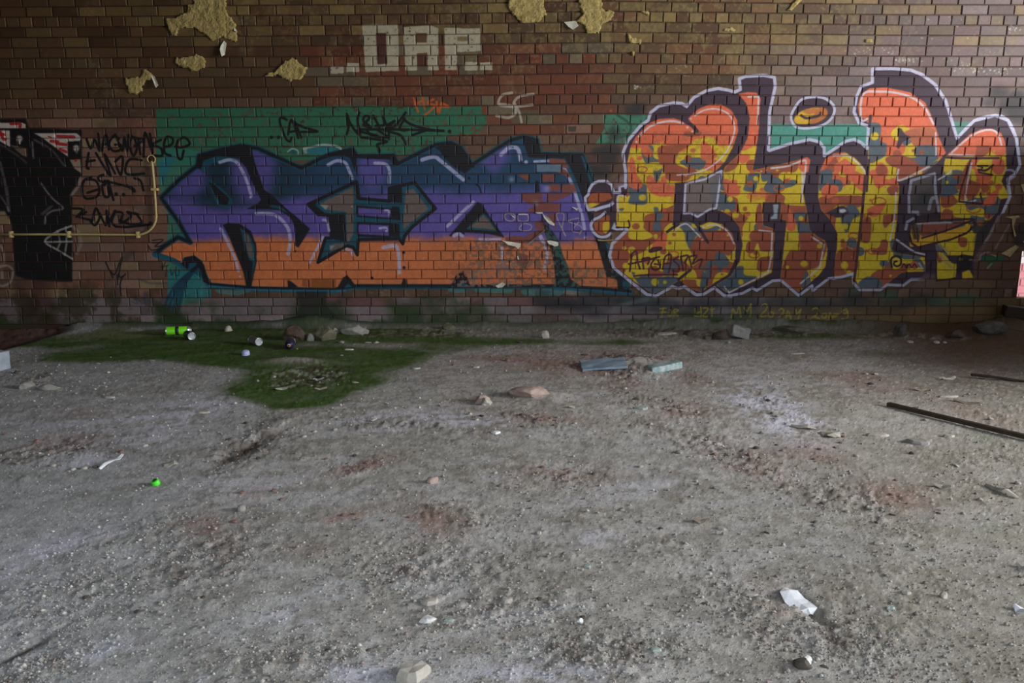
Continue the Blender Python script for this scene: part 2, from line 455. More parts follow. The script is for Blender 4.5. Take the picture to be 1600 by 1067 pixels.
blk('A3', [(520, 315), (535, 315), (548, 380), (520, 385)])
for c, x, y in (('A2', 650, 741), ('A2', 652, 831), ('A3', 125, 299), ('A3', 367, 793), ('A3', 372, 843), ('A1', 842, 734), ('A2', 462, 893)): dot(c, x, y, 2.3 if c != 'A1' else 1.6, (14, 14, 18))
for c, pts, w in (('A1', [(395, 205), (450, 190), (495, 205), (530, 260), (560, 330), (580, 400)], 4), ('A1', [(610, 510), (700, 512), (760, 545), (805, 610), (812, 690), (800, 750)], 4.5),
                  ('A1', [(400, 600), (450, 700), (482, 770), (505, 850)], 4), ('A1', [(1008, 650), (930, 800)], 3.2), ('A1', [(1010, 548), (1032, 555), (1045, 612)], 3),
                  ('A2', [(200, 220), (250, 196), (300, 205), (320, 240), (345, 300)], 4), ('A2', [(480, 210), (540, 215), (565, 250), (565, 325)], 4), ('A2', [(760, 190), (830, 172), (875, 200), (1005, 308)], 5),
                  ('A2', [(530, 712), (600, 702), (620, 745), (625, 860)], 5), ('A2', [(1065, 440), (1000, 500), (910, 585)], 4), ('A2', [(950, 642), (975, 630), (1000, 642)], 4.5), ('A2', [(540, 490), (560, 492), (563, 515)], 2.5),
                  ('A2', [(508, 597), (545, 595), (548, 615)], 3), ('A2', [(310, 722), (340, 735), (348, 755)], 3.4), ('A3', [(315, 160), (365, 118), (415, 125), (432, 190)], 5), ('A3', [(515, 200), (600, 196)], 3),
                  ('A3', [(690, 235), (740, 340), (770, 430), (800, 530), (812, 600)], 4.2), ('A3', [(320, 690), (325, 810)], 4), ('A3', [(548, 640), (590, 740), (575, 840)], 5), ('A3', [(190, 664), (310, 664)], 3.5)):
    stroke(c, pts, w, LIL, .82, soft=3, speck=.26)
for c, x, y, r in (('A1', 577, 413, 2), ('A1', 515, 884, 1.8), ('A3', 465, 203, 3), ('A3', 818, 652, 2.4), ('A2', 342, 468, 1.3), ('A1', 795, 795, 1.4)): dot(c, x, y, r, LIL, .85)
# paint missing, bare reddish brick shows
RB = (136, 70, 56)
for pts in ([(440, 390), (560, 386), (750, 388), (655, 430), (600, 442), (510, 462), (442, 430)], [(600, 180), (692, 188), (724, 240), (690, 242), (600, 210)], [(560, 272), (636, 272), (636, 322), (560, 322)],
            [(595, 335), (668, 335), (665, 380), (600, 380)], [(675, 335), (752, 335), (768, 382), (675, 382)], [(480, 484), (560, 450), (668, 452), (660, 500), (480, 500)], [(588, 512), (652, 512), (640, 560), (652, 610), (620, 580)],
            [(440, 655), (500, 625), (572, 592), (575, 622), (480, 680), (420, 690), (340, 665), (390, 640)], [(520, 560), (570, 545), (575, 600), (520, 600)], [(410, 272), (485, 272), (485, 322), (440, 300)], [(335, 655), (440, 640), (440, 668), (360, 668)], [(410, 740), (480, 760), (450, 840), (410, 800)], [(620, 250), (700, 245), (740, 300), (640, 265)]):
    poly('A3', pts, RB, .93, jit=.3, soft=2)
poly('A3', [(525, 216), (672, 216), (672, 262), (525, 262)], (108, 130, 152), .85, jit=.3); poly('A3', [(560, 388), (590, 388), (588, 440), (560, 440)], (100, 84, 168), .9); poly('A3', [(545, 330), (600, 345), (600, 385), (560, 385)], (100, 84, 168), .8, jit=.3)
for c, x, y, r in (('A3', 588, 362, 5), ('A3', 525, 448, 4), ('A3', 378, 306, 4.5)): dot(c, x, y, r, (150, 160, 190), .7, soft=4)
# flaked, weathered orange
z = mask_poly('A3', [(10, 665), (640, 680), (640, 945), (10, 945)])
put(z, (120, 92, 76), .75, speck=.55)
put(mask_poly('A3', [(150, 850), (400, 780), (400, 942), (10, 942)], soft=6), (150, 120, 110), .6, speck=.52)
put(mask_poly('A3', [(700, 820), (1010, 840), (1010, 930), (740, 930)], soft=6), (110, 100, 80), .7, speck=.54)
put(mask_poly('A2', [(800, 650), (1040, 660), (1040, 900), (820, 900)], soft=8), (200, 110, 60), .7, speck=.54)
for pts in ([(340, 515), (385, 510), (400, 535), (380, 555), (345, 545)], [(420, 515), (470, 515), (475, 552), (420, 552)], [(425, 600), (450, 570), (495, 580), (490, 605), (455, 612)], [(645, 520), (690, 515), (680, 600), (700, 640)], [(715, 555), (790, 540), (740, 610), (790, 620), (790, 585)]):
    stroke('A3', pts, 1.2, (190, 170, 160), .8, closed=True); 
# beneath: two browner bricks, teal line, blue-grey wash
poly('A1', [(885, 902), (935, 902), (935, 950), (885, 940)], (150, 84, 40), .8); poly('A1', [(938, 898), (1085, 902), (1085, 955), (938, 950)], (156, 84, 30), .9)
for c, pts in (('A3', [(0, 955), (110, 960), (110, 985), (0, 975)]), ('A3', [(160, 955), (390, 960), (380, 985), (160, 975)]), ('A3', [(530, 960), (640, 955), (700, 975), (660, 1000), (530, 998)]), ('A1', [(350, 962), (600, 965), (500, 1000), (400, 985)]), ('A3', [(430, 965), (520, 960), (520, 1000), (440, 990)])):
    poly(c, pts, (70, 140, 140), .7, jit=.3, soft=3)
stroke('A3', [(640, 955), (900, 975), (1080, 988)], 5, (20, 100, 130), .85)
stroke('A3', [(700, 975), (850, 995)], 6, (150, 150, 150), .6, soft=4)
stroke('A1', [(330, 940), (600, 962), (900, 968), (1140, 968)], 3, (40, 120, 150), .7)
# dark spray clouds below
for x, y, r, op in ((845, 470, 16, .8), (870, 474, 24, .85), (905, 476, 26, .8), (850, 458, 12, .6), (920, 462, 20, .6), (950, 470, 26, .7), (985, 470, 24, .7), (1010, 474, 26, .6), (930, 490, 22, .5), (1040, 478, 26, .6), (1100, 476, 30, .6), (1160, 474, 30, .6), (1220, 474, 30, .6), (1280, 478, 34, .6), (1340, 474, 30, .6), (1400, 476, 30, .6), (1440, 470, 30, .6), (1260, 468, 16, .5), (1180, 456, 14, .5), (1330, 462, 18, .5), (1370, 456, 14, .5)):
    dot('P', x, y, r, (38, 40, 46), op, soft=8, ry=r * .38)
for x, y, r in ((1010, 465, 14), (1330, 458, 8), (1340, 452, 10), (980, 474, 12), (1390, 462, 16), (1470, 470, 20), (1510, 466, 20), (1250, 462, 10)): dot('P', x, y, r, (50, 110, 84), .5, soft=7, ry=r * .4)
stroke('P', [(960, 482), (985, 474), (1010, 468)], 6, (130, 130, 140), .5, soft=6); stroke('P', [(940, 492), (1000, 480), (1050, 478)], 5, (120, 122, 124), .4, soft=7)
tint(sstep(440, 480, GPY + (NM - .5) * 60) * sstep(330, 180, GPX) * sstep(.38, .6, NM), (58, 52, 34), .75)
# broom-shaped smear of the left corner, dark smear lower middle
for k in range(12):
    stroke('R5', [(1230 - k * 2, 640), (1160 - k * 6, 740), (1130 - k * 10, 860 + 10 * (k % 3)), (1110 - k * 9, 930 - 8 * (k % 4))], 2, (20, 60, 90), .6, soft=2)
stroke('R5', [(1200, 650), (1240, 620)], 5, BLK, .8)
for k in range(12):
    stroke('R6', [(260 + k * 16, 790), (280 + k * 14, 870), (250 + k * 24, 960)], 4, (24, 24, 26), .6, soft=4)
stroke('R5', [(1270, 740), (1240, 900)], 3, (90, 150, 170), .35, soft=4)
# green growth at the foot of the wall
grow = sstep(462, 500, GPY + (NM - .5) * 60)
tint(grow * sstep(0.40, .56, NL) * sstep(20, 80, GPX) * sstep(860, 700, GPX), (44, 64, 30), .9)
tint(sstep(455, 490, GPY + (NM - .5) * 50) * sstep(60, 30, np.abs(GPX - 500)) , (36, 52, 28), .75)
tint(sstep(450, 480, GPY) * sstep(.5, .6, NM) * sstep(30, 20, np.abs(GPX - 70)), (46, 56, 22), .8)
tint(sstep(498, 507, GPY + (NM - .5) * 16), (46, 70, 34), .8)
tint(sstep(485, 500, GPY + (NM - .5) * 30) * sstep(1020, 1090, GPX) * sstep(1220, 1150, GPX), (56, 74, 34), .8)
tint(sstep(380, 430, GPY) * sstep(40, 18, np.abs(GPX - 30 - (GPY - 400) * .35)), (66, 36, 28), .5)
tint(sstep(470, 484, GPY + (NM - .5) * 20) * sstep(1160, 1230, GPX), (112, 84, 50), .55)
tint(sstep(40, 12, np.hypot(GPX - 1440, (GPY - 492) * 1.6)), (132, 96, 52), .6)
# ---- right piece: outline, dark block, camouflage letters
DRK, OUTW = (64, 42, 60), (206, 204, 232)
ORA, RUST, YEL, SLA = (236, 106, 66), (172, 80, 50), (232, 196, 26), (88, 100, 112)
R_OUT = (px('B1', [(200, 1030), (200, 900), (178, 740), (220, 640), (320, 520), (388, 470), (410, 405), (480, 350), (600, 325), (670, 330), (708, 355), (770, 280), (870, 225), (970, 205), (1060, 220), (1110, 235), (1155, 215), (1148, 125), (1200, 105), (1350, 95), (1440, 112), (1448, 180), (1400, 400), (1388, 715)]) +
         px('C1', [(225, 722), (400, 665), (560, 630), (640, 650), (680, 700), (682, 765), (780, 700), (860, 645), (930, 630), (990, 655), (1040, 705), (1048, 520), (970, 490), (930, 400), (950, 280), (990, 190), (1085, 155), (1085, 42), (1250, 40), (1400, 52), (1500, 92)]) +
         px('R4', [(1045, 530), (1110, 630), (1150, 760), (1182, 865), (1290, 755), (1420, 722), (1500, 752), (1550, 860), (1575, 1035)]) + px('D', [(1130, 285), (1085, 315), (1100, 420), (1040, 560), (900, 790), (870, 930), (650, 940), (570, 935), (490, 935), (440, 972), (340, 968), (300, 1002), (170, 1002), (130, 955), (132, 900)]) +
         px('C2', [(820, 870), (720, 880), (588, 982), (580, 940), (470, 1022), (400, 960), (320, 895), (250, 900), (120, 980), (85, 960), (0, 1005)]) +
         px('B2', [(1080, 1030), (1020, 1025), (940, 955), (850, 1015), (790, 1020), (690, 945), (640, 965), (590, 945), (450, 1028), (380, 1018), (260, 925), (100, 790), (68, 690), (90, 590), (215, 475), (120, 470), (80, 440), (100, 250), (110, 130), (200, 100)]))
poly('P', R_OUT, DRK, .98)
# small ball letter at the left of it
BALL = [(1130, 340), (1110, 240), (1040, 190), (950, 190), (870, 225), (825, 300), (810, 360), (770, 400), (775, 480), (820, 570), (900, 590), (985, 590), (960, 620), (890, 660), (845, 720), (850, 800), (900, 870), (960, 915), (1040, 905), (1100, 840), (1200, 830), (1300, 800), (1160, 790), (1140, 500)]
def r7b(p): return [(820 + x / 8.206, 260 + y / 8.206) for x, y in p]
poly('P', r7b(BALL), DRK, .97)
poly('P', r7b([(805, 420), (850, 350), (940, 330), (1090, 340), (1120, 410), (960, 480), (830, 545)]), (176, 86, 46)); poly('P', r7b([(805, 480), (870, 465), (960, 480), (830, 545)]), YEL)
poly('P', r7b([(880, 720), (980, 660), (1060, 620), (1090, 640), (1090, 800), (1050, 870), (980, 880), (900, 840)]), (176, 86, 46)); poly('P', r7b([(1000, 720), (1085, 700), (1085, 800), (1040, 865), (1000, 840)]), YEL, .9, jit=.3)
stroke('P', r7b([(1300, 240), (1210, 260), (1220, 335), (1140, 335), (1110, 235), (1040, 190), (950, 190), (870, 225), (825, 300), (815, 360), (775, 400), (780, 480), (820, 560), (900, 550), (1100, 500), (1130, 470)]), 4, OUTW, .95, smooth=False)
poly('P', r7b([(880, 540), (1080, 480), (1130, 440), (1120, 500), (1000, 545), (900, 585)]), OUTW, .9)
stroke('P', r7b([(1030, 590), (960, 650), (880, 690), (850, 760), (880, 840), (950, 900), (1040, 900), (1100, 860)]), 4, OUTW, .95)
poly('P', r7b([(1110, 800), (1150, 710), (1180, 790), (1330, 790), (1310, 815), (1180, 825)]), OUTW, .95)
poly('P', r7b([(1120, 220), (1290, 90), (1300, 230), (1210, 260), (1180, 310)]), (136, 104, 104), .8)
# letters
LC = px('B1', [(215, 820), (245, 680), (290, 600), (380, 505), (480, 458), (600, 452), (690, 480), (790, 560), (720, 455), (800, 380), (900, 335), (1000, 340), (1080, 385), (1130, 470), (1138, 560), (1100, 680), (1030, 810), (950, 890), (850, 950), (700, 982)]) + \
     px('B2', [(610, 85), (605, 200), (595, 330), (590, 440), (640, 428), (710, 405), (770, 430), (830, 438), (900, 408), (1000, 430), (1080, 500), (1115, 600), (1112, 720), (1050, 850), (940, 915), (830, 992), (730, 960), (650, 890), (590, 930), (430, 1008), (250, 890), (110, 770), (80, 690), (110, 590), (225, 480), (235, 455), (125, 450), (125, 195), (215, 190), (225, 100)])
LH = px('B1', [(1140, 250), (1220, 235), (1290, 240), (1325, 290), (1312, 500), (1290, 700), (1255, 890)]) + px('C1', [(400, 820), (540, 775), (565, 800), (550, 900)]) + \
     px('C2', [(520, 0), (500, 130), (530, 300), (560, 480), (620, 530), (690, 570), (708, 640), (692, 780), (640, 850), (470, 992), (320, 880), (335, 730), (365, 440), (370, 395), (315, 385), (325, 240), (170, 245), (170, 440), (265, 470), (265, 600), (245, 830), (150, 880), (-123, 1000)]) + \
     px('B2', [(955, 935), (1080, 860), (1150, 740), (1175, 600), (1150, 450), (1080, 360), (1000, 320), (970, 310), (975, 150), (1015, 60)]) + px('B1', [(1015, 900), (1030, 860), (1150, 750), (1215, 620), (1235, 450), (1205, 330)])
LA = px('C1', [(640, 900), (690, 790), (760, 745), (850, 735), (930, 780), (1000, 850), (1032, 910)]) + px('C2', [(1020, 0), (1010, 250), (980, 500), (955, 800), (930, 832), (770, 865), (765, 800), (790, 600), (790, 500), (740, 400), (660, 310), (632, 200), (645, 0)])
LP = px('C1', [(975, 430), (960, 350), (990, 250), (1060, 203), (1200, 195), (1400, 240), (1520, 320), (1585, 450)]) + px('D', [(660, 60), (702, 155), (650, 212), (560, 282), (400, 330), (415, 360), (400, 560), (385, 690), (365, 750), (400, 775), (575, 800), (575, 885), (430, 890), (310, 985), (170, 985), (140, 930), (170, 700), (200, 400), (222, 200)]) + px('C1', [(1050, 650), (1055, 500)])
LY = px('D', [(700, 178), (780, 105), (850, 42), (920, 8), (990, 5), (1045, 35), (1070, 100), (1078, 250), (1045, 330), (1100, 430), (1040, 440), (1020, 520), (960, 580), (895, 640), (885, 700), (872, 790), (700, 785), (640, 700), (480, 735), (480, 600), (520, 575), (675, 560), (665, 440)])
LN = px('F', [(595, 455), (660, 460), (760, 580), (825, 590), (800, 745), (620, 765), (590, 740)])
LQ = px('F', [(880, 680), (960, 650), (1000, 740), (880, 745)])
LF = px('D', [(555, 560), (665, 440), (665, 560)])
for k, L in enumerate((LC, LH, LA, LP, LY, LN, LQ)):
    poly('P', L, ORA, 1, fill=True, smooth=False, soft=1)
# camouflage inside the letters
ct = np.interp(GPX, [940, 1000, 1010, 1090, 1150, 1200, 1250, 1290, 1350, 1420, 1440, 1500, 1600], [205, 212, 222, 214, 232, 222, 256, 272, 196, 202, 240, 246, 226])
wob = (fbm(gx * 5, gz * 5, 2, 9) - .5) * 50
isY = sstep(0, 6, GPY - ct + wob) * FILL
tint(isY, YEL, 1)
n1 = fbm(gx * 5.5, gz * 6.5, 2, 21); n2 = fbm(gx * 4.6, gz * 5.4, 2, 33); n3 = fbm(gx * 6, gz * 7, 2, 45)
low = sstep(300, 400, GPY)
tint(sstep(.66, .68, n1 + .05 * low) * FILL * sstep(0, 8, GPY - ct + 14), RUST, .97)
tint(sstep(.67, .685, n3) * FILL * sstep(330, 290, GPY), ORA, .97)
tint(sstep(.70, .715, n2) * FILL * sstep(0, 8, GPY - ct), SLA, .97)
def camo(c, pts, col): 
    s, m = mask_poly(c, pts, smooth=True); put((s, m * FILL[s]), col)
# explicit large fields
for c, pts, col in (('B2', [(80, 690), (110, 590), (215, 490), (235, 550), (360, 570), (370, 640), (300, 680), (230, 720), (190, 830), (110, 770)], RUST),
                    ('B2', [(250, 830), (330, 850), (450, 870), (560, 860), (640, 885), (520, 990), (430, 1010), (330, 950)], SLA),
                    ('B2', [(650, 445), (700, 400), (790, 430), (870, 470), (960, 440), (980, 470), (880, 490), (800, 520), (770, 560), (740, 640), (700, 560), (690, 500)], SLA),
                    ('B2', [(770, 560), (840, 500), (980, 480), (1080, 500), (1115, 610), (1060, 690), (980, 660), (900, 720), (820, 740), (740, 650)], RUST),
                    ('B2', [(870, 750), (940, 740), (910, 850), (870, 950), (820, 985), (830, 880)], SLA),
                    ('B2', [(435, 295), (470, 290), (480, 330), (520, 350), (490, 400), (495, 480), (435, 480), (430, 430), (450, 380)], SLA),
                    ('B2', [(225, 110), (360, 95), (375, 150), (370, 260), (230, 255), (235, 200)], SLA), ('B2', [(290, 20), (340, 100), (300, 140), (230, 110), (230, 20)], ORA),
                    ('B2', [(390, 20), (520, 90), (600, 100), (600, 180), (520, 200), (430, 180), (380, 120)], ORA), ('B2', [(545, 500), (520, 640), (420, 620), (480, 540)], ORA),
                    ('B2', [(1105, 790), (1180, 780), (1190, 850), (1300, 870), (1180, 940), (1050, 990), (960, 935), (1080, 860)], SLA), ('B2', [(970, 150), (1050, 200), (1110, 240), (1100, 310), (1000, 315), (970, 310)], SLA),
                    ('B2', [(1240, 500), (1330, 460), (1430, 500), (1430, 640), (1330, 650), (1300, 580), (1240, 560)], RUST), ('B2', [(1290, 300), (1330, 260), (1340, 470), (1290, 440)], RUST),
                    ('B2', [(1020, 50), (1130, 100), (1150, 180), (1060, 190), (1020, 120)], ORA),
                    ('B1', [(350, 600), (400, 600), (390, 680), (430, 740), (390, 780), (335, 740), (330, 650)], ORA), ('B1', [(240, 780), (270, 800), (290, 900), (310, 1000), (240, 1020), (225, 900)], ORA),
                    ('B1', [(480, 690), (600, 680), (720, 680), (640, 740), (620, 830), (700, 870), (700, 905), (520, 905), (470, 760)], RUST), ('B1', [(840, 640), (920, 700), (960, 770), (900, 800), (830, 790)], ORA),
                    ('B1', [(720, 850), (800, 900), (740, 940), (700, 975), (560, 970), (540, 910), (700, 905)], RUST), ('B1', [(440, 850), (510, 860), (470, 970), (440, 960)], SLA),
                    ('B1', [(1140, 700), (1160, 750), (1130, 850), (1080, 890), (1020, 900), (1040, 850)], RUST), ('B1', [(1140, 760), (1230, 760), (1220, 810), (1160, 830)], ORA),
                    ('C1', [(640, 900), (740, 885), (745, 960), (700, 1000), (650, 1060), (630, 1000)], SLA), ('C1', [(50, 920), (140, 910), (130, 960), (100, 1060), (10, 1050), (30, 990)], SLA), ('C1', [(160, 920), (240, 900), (230, 960), (170, 980)], SLA),
                    ('C1', [(800, 880), (900, 880), (1020, 940), (1020, 1060), (950, 1030), (890, 950)], ORA),
                    ('C1', [(1060, 500), (1150, 510), (1150, 640), (1200, 670), (1190, 760), (1130, 800), (1060, 820), (1050, 650)], SLA), ('C1', [(1360, 560), (1590, 540), (1590, 680), (1450, 690), (1400, 640)], (190, 96, 58)),
                    ('C1', [(1450, 700), (1590, 700), (1590, 790), (1500, 830), (1450, 780)], SLA), ('C1', [(1200, 780), (1330, 760), (1500, 850), (1460, 880), (1300, 870), (1210, 830)], RUST),
                    ('C1', [(1110, 860), (1150, 820), (1210, 870), (1200, 940), (1130, 950)], ORA), ('C1', [(1290, 880), (1400, 860), (1420, 900), (1320, 940)], RUST),
                    ('C2', [(430, 340), (530, 340), (560, 500), (480, 520), (450, 430)], SLA), ('C2', [(470, 520), (560, 500), (680, 570), (700, 640), (630, 780), (520, 830), (470, 990), (320, 880), (350, 740), (400, 650), (480, 640)], RUST),
                    ('C2', [(380, 290), (440, 400), (430, 480), (370, 470), (380, 400)], ORA), ('C2', [(660, 200), (880, 190), (1010, 200), (1000, 270), (930, 290), (800, 270), (720, 330), (650, 260)], RUST),
                    ('C2', [(820, 370), (870, 280), (930, 270), (980, 350), (920, 390), (865, 500)], SLA), ('C2', [(780, 680), (880, 620), (950, 690), (950, 810), (770, 865)], RUST), ('C2', [(680, 110), (790, 110), (790, 170), (720, 210), (660, 180)], ORA),
                    ('C2', [(1040, 320), (1060, 290), (1190, 250), (1150, 340), (1080, 370)], ORA), ('C2', [(1000, 400), (1070, 380), (1060, 570), (990, 560)], RUST), ('C2', [(1030, 870), (1130, 880), (1160, 960), (960, 950)], SLA), ('C2', [(1240, 640), (1270, 550), (1500, 690), (1350, 720)], SLA),
                    ('C2', [(1215, 120), (1290, 110), (1300, 160), (1250, 190), (1210, 160)], RUST),
                    ('D', [(520, 120), (640, 110), (690, 150), (600, 230), (540, 230)], SLA), ('D', [(690, 60), (702, 150), (660, 190), (650, 100)], ORA), ('D', [(400, 250), (480, 240), (560, 250), (480, 300), (410, 320)], RUST),
                    ('D', [(660, 290), (780, 260), (830, 300), (760, 360), (780, 400), (670, 420)], SLA), ('D', [(860, 200), (830, 420), (790, 430), (800, 290)], RUST), ('D', [(880, 330), (920, 350), (890, 420), (840, 440), (830, 400), (850, 330)], RUST), ('D', [(900, 110), (970, 110), (960, 160), (890, 190)], RUST),
                    ('D', [(1000, 180), (1060, 200), (1060, 270), (1020, 290), (985, 250)], ORA), ('D', [(960, 420), (1030, 380), (1000, 470), (930, 480)], ORA), ('D', [(850, 30), (1050, 30), (1070, 100), (900, 110), (840, 110)], ORA),
                    ('D', [(560, 590), (700, 590), (860, 575), (700, 640), (560, 680)], (150, 74, 52)), ('D', [(680, 520), (740, 510), (760, 550), (870, 565), (680, 565)], RUST), ('D', [(780, 680), (830, 680), (830, 730), (790, 730)], RUST),
                    ('D', [(880, 600), (960, 570), (980, 640), (880, 650)], (60, 66, 50))):
    camo(c, pts, col)
rc = random.Random(5)
for k in range(150):
    x, y = rc.uniform(955, 1570), rc.uniform(235, 445)
    r = rc.choice([1.2, 1.6, 2.2, 3.2, 4.5, 6])
    s_m = mask_poly('P', [(x + r * math.cos(a * .628) * rc.uniform(.9, 1.1), y + r * .85 * math.sin(a * .628)) for a in range(10)])
    if s_m is None: continue
    s, m = s_m
    put((s, m * FILL[s]), rc.choice([RUST, RUST, (214, 96, 56), YEL, YEL, (196, 92, 50)]), .9)
for c, x, y in (('B2', 1270, 685), ('C2', 925, 527), ('C2', 1090, 655), ('D', 875, 500), ('D', 290, 455), ('B2', 600, 680), ('B2', 1040, 530), ('B1', 335, 880), ('C2', 305, 130)):
    n = [(x + 42 * math.cos(a), y + 24 * math.sin(a)) for a in np.linspace(0, 6.28, 12)[:-1]]
    stroke(c, n, 1.8, (206, 92, 44), .9, closed=True, clip=FILL)
for c, x, y, r in (('B2', 382, 452, 5.5), ('B2', 940, 800, 6.5), ('B2', 1340, 775, 4), ('B2', 1195, 300, 3.6), ('B1', 722, 787, 5.5), ('C2', 170, 775, 4.5), ('C2', 885, 80, 4), ('C2', 835, 570, 3.6), ('D', 945, 370, 7), ('D', 305, 262, 9), ('D', 710, 525, 7), ('D', 403, 165, 7)): dot(c, x, y, r, RUST, .95)
for c, x, y, r in (('B2', 445, 910, 6), ('B2', 528, 912, 3), ('B2', 1160, 910, 4.4), ('B2', 200, 775, 5), ('B2', 250, 645, 6), ('B2', 190, 628, 3.4), ('B2', 1070, 220, 4.5), ('B2', 297, 855, 4.5), ('C2', 487, 380, 4), ('C1', 110, 955, 4), ('C1', 1100, 605, 6), ('C2', 850, 770, 6), ('C2', 375, 787, 3), ('D', 265, 50, 6)): dot(c, x, y, r, YEL, .95)
put(mask_poly('B1', [(215, 560), (1140, 560), (1100, 1060), (215, 1060)]), (96, 70, 40), .25, speck=.6)
poly('P', LN, YEL, .95); poly('F', [(600, 480), (640, 500), (660, 560), (615, 575)], RUST, .9); poly('F', [(885, 690), (960, 665), (995, 735), (885, 742)], YEL, .9)
# openings between letters showing brick
for c, pts in (('B2', [(690, 90), (860, 50), (1000, -10), (985, 120), (955, 300), (900, 310), (800, 370), (740, 330), (685, 340)]),):
    poly(c, pts, (124, 108, 104)); poly(c, [(900, 100), (985, 20), (980, 250), (930, 280)], (96, 104, 118), .6, soft=4)
stroke('B2', [(1000, -15), (930, 15), (860, 55), (700, 92), (685, 340), (740, 335), (800, 368), (900, 305), (955, 295), (1000, -15)], 3, OUTW, .93, smooth=False)
poly('C2', [(255, 265), (300, 262), (290, 385), (240, 388), (232, 375), (262, 350)], (176, 190, 200), .9)
poly('D', [(490, 325), (635, 280), (645, 400), (660, 515), (540, 545), (480, 520), (475, 420)], (88, 74, 74)); poly('D', [(540, 400), (600, 390), (600, 470), (520, 470)], (54, 62, 66), .6, soft=5)
stroke('D', [(455, 625), (465, 580), (500, 560), (535, 545), (530, 520), (475, 520), (475, 420), (490, 325), (632, 282), (640, 400), (660, 515)], 4, (176, 170, 190), .9, smooth=False)
stroke('D', [(600, 500), (615, 440), (640, 430)], 5, (170, 170, 186), .8)
poly('D', [(500, 545), (670, 520), (670, 562), (520, 575)], (50, 34, 44), .95)
# outline
stroke('P', R_OUT[:59], 4.2, OUTW, .93, smooth=False, soft=1.8)
stroke('D', [(130, 900), (132, 955), (170, 1000), (300, 1000), (340, 968), (440, 972), (490, 935), (565, 935)], 4, OUTW, .8, smooth=False)
stroke('D', [(130, 900), (60, 920), (10, 932)], 3.4, OUTW, .85)
stroke('C2', [(925, 840), (820, 870), (720, 880), (588, 982), (580, 940), (470, 1022), (320, 895), (250, 900), (120, 980), (85, 960), (0, 1005), (-153, 1030)], 4, OUTW, .9, smooth=False)
stroke('B2', [(1080, 1030), (1020, 1022), (940, 957), (850, 1012), (790, 1018), (690, 948), (640, 965), (590, 948), (450, 1026), (380, 1015), (260, 922), (100, 790), (66, 690), (90, 590), (215, 475)], 4.4, OUTW, .92, smooth=False)
stroke('B2', [(225, 400), (228, 455), (125, 455)], 2.6, (70, 26, 34), .9); stroke('B2', [(150, 470), (210, 468)], 3, OUTW, .9)
stroke('R4', [(1575, 1035), (1550, 860), (1500, 752), (1420, 722), (1290, 755), (1182, 865)], 3.4, OUTW, .9)
# cracks and inner dark lines
stroke('B1', [(690, 475), (750, 510), (795, 560)], 5, DRK); stroke('B2', [(790, 430), (830, 490), (885, 580)], 4, DRK); stroke('B2', [(640, 430), (590, 460), (548, 492)], 4, DRK)
stroke('B2', [(740, 810), (640, 890)], 4, DRK); stroke('C1', [(1068, 435), (1058, 520)], 4, DRK); stroke('C1', [(1055, 800), (1035, 1060)], 3, DRK); stroke('C2', [(1025, 0), (1005, 250), (980, 480), (955, 700), (930, 900)], 4, (90, 40, 44))
poly('C1', [(1290, 540), (1320, 535), (1360, 590), (1410, 610), (1340, 650), (1300, 710), (1285, 690), (1300, 620)], DRK)
poly('C2', [(700, 335), (800, 280), (850, 275), (890, 330), (840, 370), (780, 375)], (64, 44, 60)); poly('C2', [(805, 305), (850, 300), (870, 320), (840, 335), (810, 335)], (210, 212, 220))
HL = (226, 214, 222)
for c, pts, w in (('B1', [(310, 605), (400, 525), (500, 487), (600, 478), (680, 497)], 2.6), ('B1', [(778, 432), (850, 388), (950, 375), (1050, 412), (1105, 500), (1098, 600), (1040, 730), (930, 842), (800, 905), (630, 926)], 2),
                  ('B2', [(610, 492), (650, 445), (710, 427), (780, 492), (820, 535)], 2), ('B2', [(880, 440), (960, 435), (1050, 490), (1102, 590)], 2.2), ('B2', [(197, 198), (135, 200), (140, 345)], 2.6), ('B1', [(1220, 275), (1308, 272), (1300, 500)], 2.4),
                  ('C1', [(240, 870), (380, 850), (500, 808), (530, 832), (500, 1060)], 2.6), ('C2', [(500, 0), (498, 240)], 2.4), ('C2', [(140, 480), (250, 492), (240, 700), (215, 830), (-110, 1000), (-150, 950)], 2.4), ('C2', [(578, 535), (680, 600), (645, 790), (485, 922)], 2.4),
                  ('C1', [(760, 765), (880, 768), (1000, 868), (1022, 920)], 2.4), ('C1', [(1040, 460), (990, 462), (1005, 255), (1150, 232), (1300, 245), (1430, 290), (1520, 370), (1592, 500)], 2.8), ('D', [(640, 30), (642, 170)], 2), ('D', [(410, 258), (405, 322), (480, 300), (600, 238)], 3),
                  ('D', [(395, 400), (385, 560), (360, 690)], 2.2), ('D', [(740, 152), (860, 50), (960, 12), (1020, 32), (1045, 105)], 2.6), ('D', [(862, 218), (822, 440), (885, 448)], 2.4), ('D', [(400, 690), (500, 760), (575, 782)], 2.6), ('D', [(525, 590), (740, 586)], 2.4), ('D', [(725, 165), (880, 172)], 2.4),
                  ('D', [(655, 320), (720, 280), (735, 262)], 2)):
    stroke(c, pts, w, HL, .85, smooth=(c, w) not in (('B1', 2.4), ('C2', 2.4)), soft=1.5)
for c, x, y, r in (('B1', 745, 457, 1.8), ('B1', 715, 530, 1.8), ('B1', 755, 562, 1.8), ('B1', 290, 650, 1.8), ('C1', 157, 895, 1.4), ('C1', 198, 884, 1.3), ('B2', 848, 455, 2), ('B2', 838, 560, 1.8), ('B2', 1095, 662, 1.6)): dot(c, x, y, r, HL, .9)
